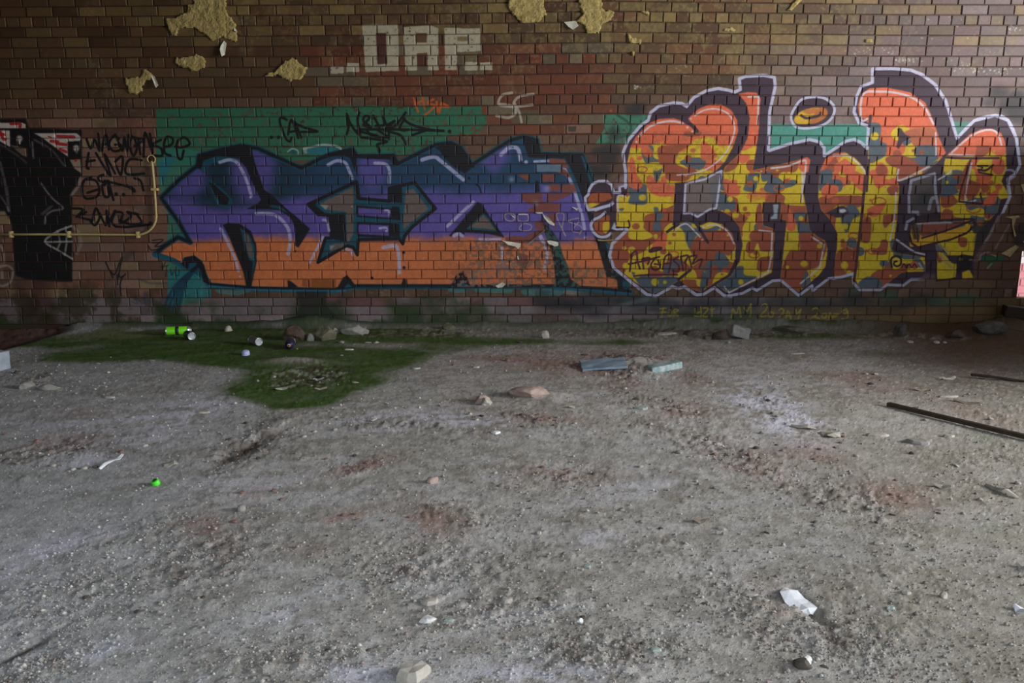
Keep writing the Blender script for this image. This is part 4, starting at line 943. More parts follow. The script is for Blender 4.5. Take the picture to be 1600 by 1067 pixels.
PLASTER = [('G', [(290, -60), (550, -60), (555, 110), (620, 180), (650, 290), (640, 350), (560, 330), (520, 310), (430, 350), (410, 300), (320, 260), (300, 230), (160, 240), (140, 300), (100, 300), (50, 200), (50, 160), (150, 140), (220, 100), (240, 40), (290, 20)]),
    ('G', [(130, 480), (200, 480), (320, 455), (380, 490), (380, 550), (300, 600), (240, 570), (180, 565), (140, 540)]),
    ('G', [(860, 625), (960, 590), (1040, 510), (1110, 480), (1150, 520), (1230, 560), (1220, 610), (1160, 665), (1080, 672), (1020, 655), (1000, 625), (890, 645)]),
    ('R1', [(780, 490), (890, 480), (905, 435), (940, 450), (955, 490), (900, 510), (885, 570), (850, 590), (810, 580)]),
    ('H', [(60, -60), (370, -60), (370, 60), (400, 110), (330, 180), (260, 200), (180, 190), (140, 150), (80, 80)]),
    ('H', [(660, -60), (860, -60), (860, 80), (960, 95), (930, 180), (860, 200), (830, 280), (730, 280), (710, 210), (640, 180), (700, 110), (665, 60)]),
    ('H', [(1060, 280), (1090, 280), (1100, 325), (1180, 320), (1180, 370), (1080, 358)]), ('H', [(1085, 440), (1130, 428), (1128, 465)]),
    ('H', [(1175, 90), (1250, 92), (1245, 130), (1180, 105)]), ('R4', [(110, 75), (140, 30), (200, -20), (215, 0), (170, 40), (130, 80)]), ('R4', [(600, 240), (650, 240), (660, 270), (610, 272)]), ('R3', [(1320, 180), (1380, 165), (1400, 195), (1330, 205)])]
for k, (c, p) in enumerate(PLASTER): patch(c, p, M_PLASTER, 'plaster_patch', seed=k * 3)
def flake(c, pts, lift, mat, name='paint_flake', seed=0, base=0.004):
    """thin curled sheet: lift(i) metres off the wall at each outline point"""
    P = [wall_pt(*p) for p in px(c, pts)]
    cxm = sum(p[0] for p in P) / len(P); czm = sum(p[1] for p in P) / len(P)
    ring = [(p[0], -base - l, p[1]) for p, l in zip(P, lift)]
    ml = sum(lift) / len(lift) * 0.6
    front = ring + [(cxm, -base - ml, czm)]
    n = len(ring)
    verts = front + [(x, y + 0.0022, z) for x, y, z in front]
    faces = [(k, (k + 1) % n, n) for k in range(n)] + [((k + 1) % n + n + 1, k + n + 1, 2 * n + 1) for k in range(n)] + [(k, k + n + 1, (k + 1) % n + n + 1, (k + 1) % n) for k in range(n)]
    return mesh_obj(name, verts, faces, mat, wall)
F = 0.03
for c, p, l, m in (('E', [(700, 112), (770, 150), (848, 235), (845, 262), (780, 235), (725, 170)], (0, .02, .03, .045, .03, .01), M_FLAKE),
                   ('E', [(188, 445), (300, 462), (432, 482), (420, 520), (398, 550), (370, 520), (270, 498), (230, 465)], (0, 0, 0, .03, .04, .03, .03, .02), M_FLAKE),
                   ('E', [(492, 492), (560, 455), (650, 370), (655, 380), (570, 470), (505, 505)], (.01, 0, 0, .02, .03, .03), M_FLAKE),
                   ('E', [(600, 420), (738, 300), (736, 316), (610, 428)], (0, 0, .02, .02), M_FLAKE),
                   ('E', [(755, 450), (800, 445), (900, 468), (895, 510), (850, 518), (830, 505), (780, 490)], (0, 0, 0, .02, .03, .03, .02), M_FLAKE),
                   ('E', [(1065, 25), (1155, 45), (1130, 72)], (0, .02, .03), M_FLAKE), ('E', [(610, 96), (700, 92), (710, 110), (640, 112)], (0, 0, .015, .015), M_FLAKE),
                   ('E', [(1388, 430), (1480, 438), (1590, 428), (1588, 444), (1490, 452), (1395, 450)], (0, 0, 0, .02, .02, .02), M_FLAKE_TAN),
                   ('E', [(385, 640), (400, 636), (412, 682), (392, 680)], (0, 0, .02, .02), M_FLAKE), ('E', [(300, 120), (350, 145), (355, 170), (325, 145)], (0, .01, .02, .01), M_FLAKE),
                   ('E', [(400, 118), (515, 116), (515, 128), (402, 128)], (0, 0, .012, .012), M_FLAKE), ('E', [(450, 800), (530, 670), (538, 690), (470, 810)], (0, 0, .015, .015), M_FLAKE_TAN),
                   ('E', [(115, 1010), (200, 965), (240, 990), (200, 1030), (140, 1035)], (.01, .02, .02, .02, .01), M_FLAKE), ('E', [(1130, 700), (1142, 705), (1130, 780), (1120, 760)], (0, .015, .015, 0), M_FLAKE),
                   ('E', [(1190, 300), (1205, 300), (1180, 365), (1150, 375)], (0, .015, .015, 0), M_FLAKE),
                   ('R3', [(325, 138), (400, 130), (415, 165), (380, 190), (350, 170)], (0, 0, .02, .03, .02), M_FLAKE), ('G', [(535, 340), (555, 360), (548, 460), (528, 478), (510, 420), (515, 385)], (0, 0, .02, .04, .03, .02), M_FLAKE),
                   ('G', [(618, 215), (655, 275), (630, 262)], (0, .02, .03), M_FLAKE), ('R1', [(940, 458), (970, 478), (1000, 535), (988, 553), (972, 520)], (0, .01, .03, .04, .03), M_FLAKE),
                   ('R1', [(1465, 185), (1490, 208), (1470, 200)], (0, .02, .02), M_FLAKE),
                   ('F', [(1350, 62), (1500, 48), (1505, 68), (1420, 84)], (0, 0, .02, .02), M_FLAKE_TAN), ('F', [(1430, 70), (1475, 70), (1440, 170), (1460, 270), (1425, 285), (1415, 160)], (0, 0, 0, .02, .04, .02), M_FLAKE_TAN),
                   ('F', [(1310, 470), (1470, 375), (1480, 395), (1375, 505)], (0, 0, .03, .04), M_FLAKE_TAN), ('F', [(645, 375), (680, 400), (708, 440), (685, 462), (660, 420)], (0, .01, .02, .02, .01), M_FLAKE_TAN),
                   ('F', [(1180, 478), (1245, 488), (1235, 508)], (0, .01, .02), M_FLAKE_TAN), ('D', [(1165, 350), (1186, 345), (1186, 390), (1170, 395)], (0, 0, .03, .03), M_FLAKE_TAN)):
    flake(c, p, l, m)

# ------------------------------------------------------------------ conduit on the left
cond = empty('conduit', (0, 0, 0))
tag(cond, 'thin cream painted conduit running along and up the wall beside black tags', 'pipe')
def wp(x, y, off): 
    X, Z = wall_pt(x, y); return (X, -off, Z)
pts = [wp(-30, 366, .03), wp(60, 366, .03), wp(140, 366, .03), wp(212, 366.5, .03)]
for k in range(9):
    a = k / 8 * math.pi / 2
    pts.append(wp(217 + 29.5 * math.sin(a), 338 + 28.5 * math.cos(a), .03))
pts += [wp(245.5, 320, .03), wp(243.5, 290, .03), wp(240.5, 258, .03), wp(239, 252, .03)]
tube('pipe_run', pts, 0.0105, M_PIPE, cond)
def ring_at(name, x, y, R, rr, mat, parent):
    X, Z = wall_pt(x, y)
    verts, faces = [], []
    for i in range(24):
        a = 2 * math.pi * i / 24
        for j in range(8):
            b = 2 * math.pi * j / 8
            verts.append((X + (R + rr * math.cos(b)) * math.cos(a), -0.014 + rr * math.sin(b) * 1.4, Z + (R + rr * math.cos(b)) * math.sin(a)))
    for i in range(24):
        for j in range(8):
            faces.append((i * 8 + j, ((i + 1) % 24) * 8 + j, ((i + 1) % 24) * 8 + (j + 1) % 8, i * 8 + (j + 1) % 8))
    return mesh_obj(name, verts, faces, mat, parent, smooth=True)
ring_at('round_box_rim', 237.5, 249, 0.036, 0.0055, M_PIPE, cond)
X, Z = wall_pt(237.5, 249)
mbx = lathe('round_box_back', [(0.034, 0.0), (0.034, 0.012)], simple('rust_brown_plate', (70, 44, 32), None, .8), cond, 20)
mbx.rotation_euler = (math.pi / 2, 0, 0); mbx.location = (X, 0.0, Z)
for (x, y, vert) in ((217.5, 366.5, 0), (110, 366, 0), (20, 366, 0), (243.6, 296, 1)):
    X, Z = wall_pt(x, y)
    w, h = (0.012, 0.03) if not vert else (0.03, 0.012)
    bm = bmesh.new()
    bmesh.ops.create_cube(bm, size=1, matrix=Matrix.Translation((X, -0.022, Z)) @ Matrix.Diagonal((w * 2, 0.042, h * 2, 1)))
    bmesh.ops.bevel(bm, geom=bm.edges[:], offset=0.003, segments=1, affect='EDGES')
    bm_obj('saddle_clip', bm, M_PIPE, cond)

# ------------------------------------------------------------------ rest of the shell (mostly outside the frame), with added shade blockers
v, f = box_data(-5.55, -5.25, -10.5, 0.26, -0.25, WALL_TOP); tag(mesh_obj('wall_left', v, f, M_DARKW), kind='structure')
v, f = box_data(5.35, 5.6, -3.3, 0.0, -0.25, 1.85); tag(mesh_obj('shade_partition', v, f, M_DARKW), kind='structure')  # unseen half-height partition, added to shade the lower right corner
v, f = box_data(-5.55, 6.2, -7.6, 0.26, WALL_TOP, WALL_TOP + 0.25); tag(mesh_obj('ceiling', v, f, M_DARKW), kind='structure')
v, f = box_data(-5.25, 1.2, -3.25, -2.9, 2.36, WALL_TOP); tag(mesh_obj('shade_beam_1', v, f, M_DARKW), 'unseen downstand beam added to shade the upper wall', kind='structure')  # added out of view to keep sky light off the upper wall
v, f = box_data(-5.25, -1.6, -5.1, -4.8, 1.98, WALL_TOP); tag(mesh_obj('shade_beam_2', v, f, M_DARKW), 'second unseen beam added to shade the upper left wall', kind='structure')  # another added blocker, darkens the upper left of the wall
# ------------------------------------------------------------------ floor: a relief grid, coloured per vertex
ys = np.concatenate([np.arange(500.0, 640, 1.6), np.arange(640, 1100, 2.1)])
fy = np.array([floor_pt(800, y)[1] for y in ys]); fy[0] = 0.02
den = FPX * SN + (ys - 533.5) * CS
ft = CAM_Z / den
fy = np.concatenate([fy, np.linspace(fy[-1] - 0.08, -10.4, 26)]); ft = np.concatenate([ft, np.full(26, ft[-1])])
fy = np.minimum(fy, 0.02)
keep = np.concatenate([[True], np.diff(fy) < -1e-4]); fy, ft = fy[keep], ft[keep]
us = np.concatenate([np.linspace(-4200, -1130, 36), np.linspace(-1100, -850, 60), np.arange(-845, 845, 2.2), np.linspace(850, 1500, 150), np.linspace(1530, 5600, 44)])
FX = np.clip(ft[:, None] * us[None, :], -5.3, 9.0)
FY = np.repeat(fy[:, None], len(us), axis=1)
_d = (FY + CAM_D) * CS + CAM_Z * SN
PXf = 800 + FPX * FX / _d
PYf = 533.5 - FPX * (-CAM_Z * CS + (FY + CAM_D) * SN) / _d
def blob(cx, cy, rx, ry, ang=0.0, x=None, y=None):
    x = PXf if x is None else x; y = PYf if y is None else y
    c, s = math.cos(math.radians(ang)), math.sin(math.radians(ang))
    dx, dy = x - cx, y - cy
    return np.exp(-((dx * c + dy * s) / rx) ** 2 - ((-dx * s + dy * c) / ry) ** 2)
def pebbles(x, y, cell, s, dens, amp):
    """domes scattered on a jittered lattice; dens array 0..1"""
    h = np.zeros_like(x)
    X, Y = x / cell + 500, y / cell + 500
    xi, yi = np.floor(X).astype(int), np.floor(Y).astype(int)
    for a in (-1, 0, 1):
        for b in (-1, 0, 1):
            cx, cy = xi + a, yi + b
            j1 = _LAT[(cy * 3 + s) % 256, (cx * 5 + 2 * s) % 256]; j2 = _LAT[(cy * 7 + 3 * s) % 256, (cx * 11 + s) % 256]
            j3 = _LAT[(cy * 13 + 5 * s) % 256, (cx * 2 + 7 * s) % 256]
            r = 0.18 + 0.4 * j3 * j3
            d = np.hypot(X - cx - j1, Y - cy - j2) / r
            on = (j3 > 1 - dens)
            h = np.maximum(h, np.where(on & (d < 1), np.sqrt(np.clip(1 - d * d, 0, 1)) * r, 0))
    return h * amp * cell
n_big = fbm(FX * 0.9, FY * 0.9, 3, 50)
n_mid = fbm(FX * 4, FY * 4, 4, 60)
n_fin = fbm(FX * 22, FY * 22, 3, 70)
streak = fbm(FX * 3 + FY * 1.5, FY * 9 - FX * 3, 4, 66)
# rubble-rich zones of the photo
ZONES = [(990, 572, 70, 22, 0, 1.), (480, 590, 80, 22, 0, .8), (395, 690, 75, 22, -25, 1.), (560, 730, 60, 14, -12, .6), (1130, 705, 120, 22, 22, .9), (1060, 640, 60, 16, 20, .7), (850, 660, 60, 14, 10, .8), (870, 745, 70, 18, 0, .6),
         (1350, 790, 110, 30, 25, .5), (300, 870, 140, 40, -15, .8), (100, 940, 160, 60, -25, .6), (650, 880, 110, 40, 0, .8), (800, 950, 110, 25, 0, .6), (930, 1010, 130, 26, 0, .9), (250, 830, 80, 24, -20, .6), (60, 710, 90, 20, -10, .6),
         (740, 810, 90, 30, 10, .4), (1180, 960, 110, 40, 30, .6), (1330, 1010, 90, 40, 20, .6), (700, 520, 200, 8, 0, .7), (1100, 520, 260, 9, 0, 1.), (1400, 525, 120, 9, 0, .7), (50, 590, 60, 14, 0, .6), (600, 660, 140, 14, 5, .6), (1210, 640, 60, 22, 30, .6), (480, 1020, 100, 30, 0, .6), (60, 1040, 100, 25, -20, .8), (1560, 700, 70, 50, 20, .4)]
rub = np.zeros_like(FX)
for cx, cy, rx, ry, an, w in ZONES: rub = np.maximum(rub, w * blob(cx, cy, rx, ry, an))
rub = np.clip(rub * (.45 + .9 * n_mid) + 0.2 * sstep(.55, .7, n_mid), 0, 1)
H = (n_big - .5) * 0.02 + (n_mid - .5) * 0.007 + (n_fin - .5) * 0.0025
H += pebbles(FX, FY, 0.045, 3, .05 + .5 * rub, 0.42) * (0.1 + rub * .9)
H += pebbles(FX, FY, 0.020, 11, .22 + .5 * rub, 0.5) * (0.25 + rub * .75)
H += rub * (fbm(FX * 30, FY * 30, 2, 80) - .5) * 0.016
H += 0.05 * blob(990, 568, 42, 9) + 0.02 * blob(1015, 580, 30, 5) - 0.03 * blob(480, 588, 46, 10) + 0.035 * blob(455, 565, 50, 5) - 0.018 * blob(380, 700, 50, 10, -28) + 0.012 * blob(430, 665, 40, 9, -25) - 0.02 * blob(1265, 950, 35, 8, 45) - 0.006 * blob(40, 1010, 60, 5, -30)
H += 0.02 * blob(860, 617, 30, 6)
# mortar and rubble haunch at the foot of the wall, broken edge at the left, heap at the right
foot = sstep(-0.20, -0.01, FY)
foot_h = 0.030 + 0.05 * blob(490, 508, 75, 60) + 0.045 * blob(1060, 508, 60, 60) + 0.03 * blob(1230, 508, 120, 60) + 0.05 * blob(1570, 520, 60, 60)
H += foot * foot_h * (0.6 + 0.9 * n_mid) + foot * rub * n_fin * 0.02
edge = sstep(0, 14, (535 - 0.28 * PXf) * 1.0 - (PYf - 14)) * sstep(130, 90, PXf) * sstep(560, 552, PYf)
H -= 0.07 * edge
H += edge * 0.05 * pebbles(FX, FY, 0.12, 5, .7, 5)
H += 0.10 * blob(1545, 521, 40, 5) * (0.5 + n_mid)
H = H - 0.004
FLOOR_V = (FX, FY, H)
H += (np.random.RandomState(13).rand(*FX.shape) - .5) * 0.0030 * (0.4 + rub) * np.clip((FY + CAM_D) / 4, .5, 1.4)
# colours
def C(c): return np.array(srgb(c)[:3], np.float32)
col = np.empty(FX.shape + (3,), np.float32)
col[:] = C((172, 168, 162))
def mixc(mask, c, op=1.0):
    m = np.clip(mask * op, 0, 1)[..., None]
    col[:] = col + (C(c) - col) * m
mixc(sstep(.4, .65, n_big), (162, 158, 150), .8)
mixc(sstep(.45, .62, streak), (192, 190, 192), .5)
mixc(sstep(.52, .66, n_mid), (148, 142, 132), .6)
mixc(sstep(.55, .62, n_fin), (200, 196, 190), .4); mixc(sstep(.44, .36, n_fin), (134, 128, 120), .4)
mixc(sstep(1000, 1600, PXf) * sstep(560, 640, PYf), (136, 128, 112), .45)
mixc(sstep(700, 0, PXf), (158, 164, 172), .35)
br = np.clip(sum(w * blob(cx, cy, rx, ry, an) for cx, cy, rx, ry, an, w in ((800, 565, 150, 16, 0, .6), (1000, 580, 140, 26, 0, .6), (850, 655, 60, 12, 0, .8), (870, 745, 70, 16, 0, .8), (1160, 720, 80, 18, 20, .7), (560, 728, 60, 10, -12, .9), (420, 768, 50, 9, -8, .9), (330, 825, 60, 20, -10, .7), (660, 815, 60, 26, 0, .8), (540, 805, 40, 10, -15, .9),
      (1280, 700, 60, 20, 0, .6), (1400, 775, 60, 26, 20, .6), (1060, 640, 50, 16, 0, .6), (80, 690, 90, 14, -5, .6), (140, 645, 60, 10, 0, .4), (1500, 640, 90, 16, 15, .3), (1200, 960, 60, 40, 30, .4), (640, 890, 40, 10, 0, .3), (470, 860, 50, 14, 0, .4), (720, 640, 60, 14, 0, .3), (1340, 590, 100, 16, 10, .5))), 0, 1)
mixc(br * sstep(.35, .6, n_mid * .6 + n_fin * .4), (150, 98, 86), .75)
wt = np.clip(sum(w * blob(cx, cy, rx, ry, an) for cx, cy, rx, ry, an, w in ((1205, 640, 66, 24, 28, 2.2), (1240, 655, 50, 12, 25, .8), (720, 655, 90, 13, 5, .9), (580, 660, 60, 13, 0, .8), (280, 640, 130, 16, -8, .7), (250, 670, 100, 20, -20, .6), (150, 715, 90, 12, -12, .5), (100, 660, 90, 20, 0, .35), (120, 845, 90, 14, -20, .6), (40, 880, 60, 30, -30, .5), (370, 760, 120, 20, 0, .4), (930, 840, 40, 10, 0, .6), (1000, 760, 80, 16, 0, .3), (460, 960, 50, 20, 0, .6), (850, 1050, 110, 16, 0, .9), (560, 1050, 60, 16, 0, .8), (160, 1020, 40, 10, -30, .6), (800, 950, 80, 14, 0, .3), (330, 1060, 50, 10, 0, .6))), 0, 1)
mixc(wt * sstep(.36, .58, n_fin * .5 + streak * .5), (212, 210, 224), .9)
ms = np.clip(sum(w * blob(cx, cy, rx, ry, an) for cx, cy, rx, ry, an, w in ((500, 592, 115, 26, -4, 1.3), (240, 548, 170, 13, -4, 1.3), (420, 560, 120, 14, 0, 1.2), (560, 556, 110, 13, 0, 1.2), (440, 612, 70, 16, 5, 1.1), (460, 628, 50, 10, 0, .8), (330, 525, 200, 12, 0, 1.2), (620, 522, 90, 10, 0, .9), (760, 532, 110, 7, 0, .7), (960, 534, 90, 6, 0, .6), (1280, 524, 160, 8, 0, .7), (1380, 552, 80, 9, 0, .4), (1540, 680, 90, 26, 15, .35), (1560, 830, 90, 50, 0, .3), (60, 535, 70, 8, 0, .8), (400, 655, 60, 14, -20, .3), (700, 545, 90, 8, 0, .4))), 0, 1)
ms2 = sstep(.18, .70, ms * (0.35 + 1.0 * n_mid + .3 * n_fin)) * (0.75 + .5 * streak)
mixc(ms2, (72, 100, 36), .95)
mixc(ms2 * sstep(.5, .62, n_fin), (56, 74, 32), .5)
mixc(blob(500, 585, 50, 12) * sstep(.45, .55, n_fin), (62, 40, 26), .9)
mixc(blob(1000, 572, 55, 12) * sstep(.35, .55, n_mid), (104, 76, 62), .7)
mixc(blob(400, 690, 55, 16, -25) * sstep(.3, .6, n_mid), (104, 88, 74), .7)
mixc(foot * sstep(100, 200, PXf) * sstep(1000, 560, PXf) * 1.0, (42, 62, 38), .95)
mixc(sstep(-.5, -.1, FY) * sstep(60, 200, PXf) * sstep(700, 560, PXf) * sstep(.35, .6, n_mid), (50, 70, 36), .7)
mixc(sstep(-1.0, -.1, FY) * sstep(560, 760, PXf), (112, 112, 92), .6)
mixc(foot * sstep(560, 700, PXf), (100, 102, 86), .7)
mixc(foot * sstep(840, 1000, PXf) * sstep(.46, .56, n_fin), (140, 138, 116), .6); mixc(foot * sstep(960, 1050, PXf) * sstep(1420, 1300, PXf) * sstep(.5, .4, n_mid), (54, 70, 34), .8)
mixc(blob(458, 566, 46, 4), (176, 170, 164), .8)
mixc(sstep(.5, .6, n_mid) * blob(170, 520, 120, 9) , (150, 150, 110), .5)
mixc(sstep(1240, 1480, PXf + (PYf - 520) * -.9) * sstep(640, 540, PYf), (92, 66, 46), .95)  # brown dirt, darkened further to stand in for the partition's shade
mixc(edge, (92, 60, 48), .9)
# small stones stand out paler or darker than the dust
pk = pebbles(FX, FY, 0.020, 11, .22 + .5 * rub, 0.6)
mixc(sstep(.002, .005, pk) * (vnoise(FX * 45, FY * 45, 4) > .5) * (col[..., 0] > .22), (186, 180, 174), .45)
mixc(sstep(.002, .005, pk) * (vnoise(FX * 45, FY * 45, 6) > .72), (104, 96, 88), .5)
mixc(blob(35, 1016, 60, 6, -28), (62, 56, 50), .9); mixc(blob(383, 702, 44, 6, -28), (74, 62, 52), .8)  # shade of two crevices painted into the floor colour
rub2 = sstep(.25, .7, rub)
mixc(rub2 * sstep(.5, .62, n_fin), (98, 84, 74), .55); mixc(rub2 * sstep(.46, .38, n_fin), (196, 190, 184), .4)
spk = np.random.RandomState(12).rand(*FX.shape).astype(np.float32)
col *= (1 + (spk - .5) * .34)[..., None]
mixc((spk > .975) * 1.0, (84, 74, 66), .55); mixc((spk < .02) * (col[..., 0] > .22), (226, 222, 216), .6)
nr, nc = FX.shape
V = np.stack([FX, FY, H], -1).reshape(-1, 3).astype(np.float32)
ii = np.arange(nr * nc).reshape(nr, nc)
Q = np.stack([ii[1:, :-1], ii[1:, 1:], ii[:-1, 1:], ii[:-1, :-1]], -1).reshape(-1, 4)
me = bpy.data.meshes.new('floor')
me.vertices.add(len(V)); me.vertices.foreach_set('co', V.ravel())
me.loops.add(Q.size); me.loops.foreach_set('vertex_index', Q.ravel().astype(np.int32))
me.polygons.add(len(Q)); me.polygons.foreach_set('loop_start', np.arange(0, Q.size, 4, dtype=np.int32)); me.polygons.foreach_set('loop_total', np.full(len(Q), 4, np.int32))
me.update(calc_edges=True)
me.polygons.foreach_set('use_smooth', np.ones(len(Q), bool))
a = me.color_attributes.new('Col', 'FLOAT_COLOR', 'POINT')
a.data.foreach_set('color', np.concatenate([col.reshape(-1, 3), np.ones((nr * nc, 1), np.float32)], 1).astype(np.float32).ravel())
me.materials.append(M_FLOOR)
floor = link(bpy.data.objects.new('floor', me))
tag(floor, kind='structure')
FYr = fy[::-1]
def floor_h(X, Y):
    r_ = np.interp(Y, fy[::-1], np.arange(nr)[::-1]); r_ = int(min(max(round(float(r_)), 0), nr - 1))
    u_ = X / ft[r_]; c_ = int(np.clip(round(float(np.interp(u_, us, np.arange(nc)))), 0, nc - 1))
    r0, r1, c0, c1 = max(r_ - 1, 0), min(r_ + 2, nr), max(c_ - 1, 0), min(c_ + 2, nc)
    return float(H[r0:r1, c0:c1].mean())
def floor_c(X, Y):
    r_ = int(min(max(round(float(np.interp(Y, fy[::-1], np.arange(nr)[::-1]))), 0), nr - 1))
    c_ = int(np.clip(round(float(np.interp(X / ft[r_], us, np.arange(nc)))), 0, nc - 1))
    return col[r_, c_]

# outdoor strip seen past the right end of the wall
v, f = box_data(3.8, 9.5, 0.26, 5.0, -0.25, 0.02); tag(mesh_obj('ground', v, f, simple('pale_dusty_ground', (190, 160, 140), (214, 190, 176))), 'pale dusty ground outside past the right end of the brick wall', 'ground', kind='structure')
far = empty('painted_pier', (5.95, 1.62, 0))
tag(far, 'pale pink and cream painted brick pier standing outdoors past the wall end', 'pier')
pm = [simple('pink_paint', (176, 112, 122), (190, 126, 134), .7), simple('white_paint', (182, 174, 178), (196, 190, 192), .7), simple('cream_paint', (190, 168, 112), (200, 178, 124), .7)]
v, f = box_data(-0.5, 0.9, 0.008, 0.24, -0.1, 2.3); mesh_obj('core', v, f, simple('pale_mortar', (150, 128, 124)), far)
rr = random.Random(4)
for i in range(26):
    z = 0.02 + i * 0.086
    for j in range(6):
        x = -0.5 + j * 0.24 + (0.12 if i % 2 else 0)
        if x + 0.235 > 0.92: continue
        m = pm[1] if i in (5, 6, 7) else (pm[0] if i < 11 else pm[2])
        vs, fs = brick_mesh(i * 9 + j, 0.23, 0.076)
        mesh_obj('brick', [(p + x + .115, q - .002, w + z + .038) for p, q, w in vs], fs, m, far)
# ------------------------------------------------------------------ loose things on the floor
def chip_mesh(name, seed, L, W, T, mat, n=9, flat=True, colr=None):
    """flat broken chip: irregular outline, two levels, chamfered top"""
    r = random.Random(seed)
    ang = sorted(r.uniform(0, 2 * math.pi) for _ in range(n))
    ang = [2 * math.pi * (k + r.uniform(-.3, .3)) / n for k in range(n)]
    rad = [r.uniform(.68, 1.05) for _ in range(n)]
    base = [(L / 2 * q * math.cos(a), W / 2 * q * math.sin(a)) for a, q in zip(ang, rad)]
    vs = [(x, y, 0) for x, y in base] + [(x * .97, y * .97, T * r.uniform(.5, .75)) for x, y in base] + [(x * .78, y * .78, T * r.uniform(.85, 1.1)) for x, y in base]
    vs.append((0, 0, T * r.uniform(.9, 1.15)))
    fs = [tuple(range(n))[::-1]]
    for lv in (0, 1):
        for k in range(n):
            q = (k + 1) % n
            fs.append((lv * n + k, lv * n + q, (lv + 1) * n + q, (lv + 1) * n + k))
    fs += [(2 * n + k, 2 * n + (k + 1) % n, 3 * n) for k in range(n)]
    return mesh_obj(name, vs, fs, mat)
def rock(name, seed, dims, mat, cuts=7, sub=3, rough=.08):
    r = random.Random(seed)
    bm = bmesh.new()
    bmesh.ops.create_icosphere(bm, subdivisions=sub, radius=1)
    planes = []
    for _ in range(cuts):
        d = Vector((r.gauss(0, 1), r.gauss(0, 1), r.gauss(0, .8))).normalized()
        planes.append((d, r.uniform(.55, .8)))
    planes.append((Vector((0, 0, -1)), .6))
    for v in bm.verts:
        p = v.co.copy()
        for d, h in planes:
            s = p.dot(d)
            if s > h: p -= d * (s - h)
        p *= 1 + rough * mnoise.noise(p * 2.5 + Vector((seed, 0, 0))) + rough * .5 * mnoise.noise(p * 7)
        v.co = Vector((p.x * dims[0], p.y * dims[1], p.z * dims[2])) * .66
    return bm_obj(name, bm, mat)
M_ST = {'grey': simple('grey_stone', (128, 124, 118), (158, 154, 148)), 'pale': simple('pale_mortar_bit', (158, 150, 140), (190, 184, 174)), 'white': simple('white_paint_chip', (214, 212, 208), (232, 232, 230), .6),
        'pink': simple('pinkish_mortar', (160, 136, 126), (184, 164, 154)), 'dark': simple('dark_stone', (66, 60, 54), (92, 84, 76)), 'red': simple('red_brick_bit', (118, 92, 84), (136, 110, 102)),
        'green': simple('green_painted_chip', (146, 160, 152), (170, 182, 176)), 'blue': simple('slate_blue_paint', (122, 142, 160), (146, 162, 176), .6), 'moss': simple('mossy_stone', (72, 74, 52), (122, 116, 100), .9, 12, .8, .02),
        'teal': simple('teal_and_white_paint', (126, 162, 166), (196, 204, 200), .6, 35), 'brown': simple('brown_stone', (66, 54, 46), (92, 78, 68), .9, 12, .8, .02)}
def place(o, x, y, rz=0, rx=0, ry=0, sink=0.0, h=0.0):
    X, Y = floor_pt(x, y)
    if Y > -0.05: Y = -0.05
    o.location = (X, Y, floor_h(X, Y) - sink + h)
    o.rotation_euler = (math.radians(rx), math.radians(ry), math.radians(rz))
    return o
def scale_at(x, y):
    X, Y = floor_pt(x, y)
    return FPX / ((Y + CAM_D) * CS + CAM_Z * SN)

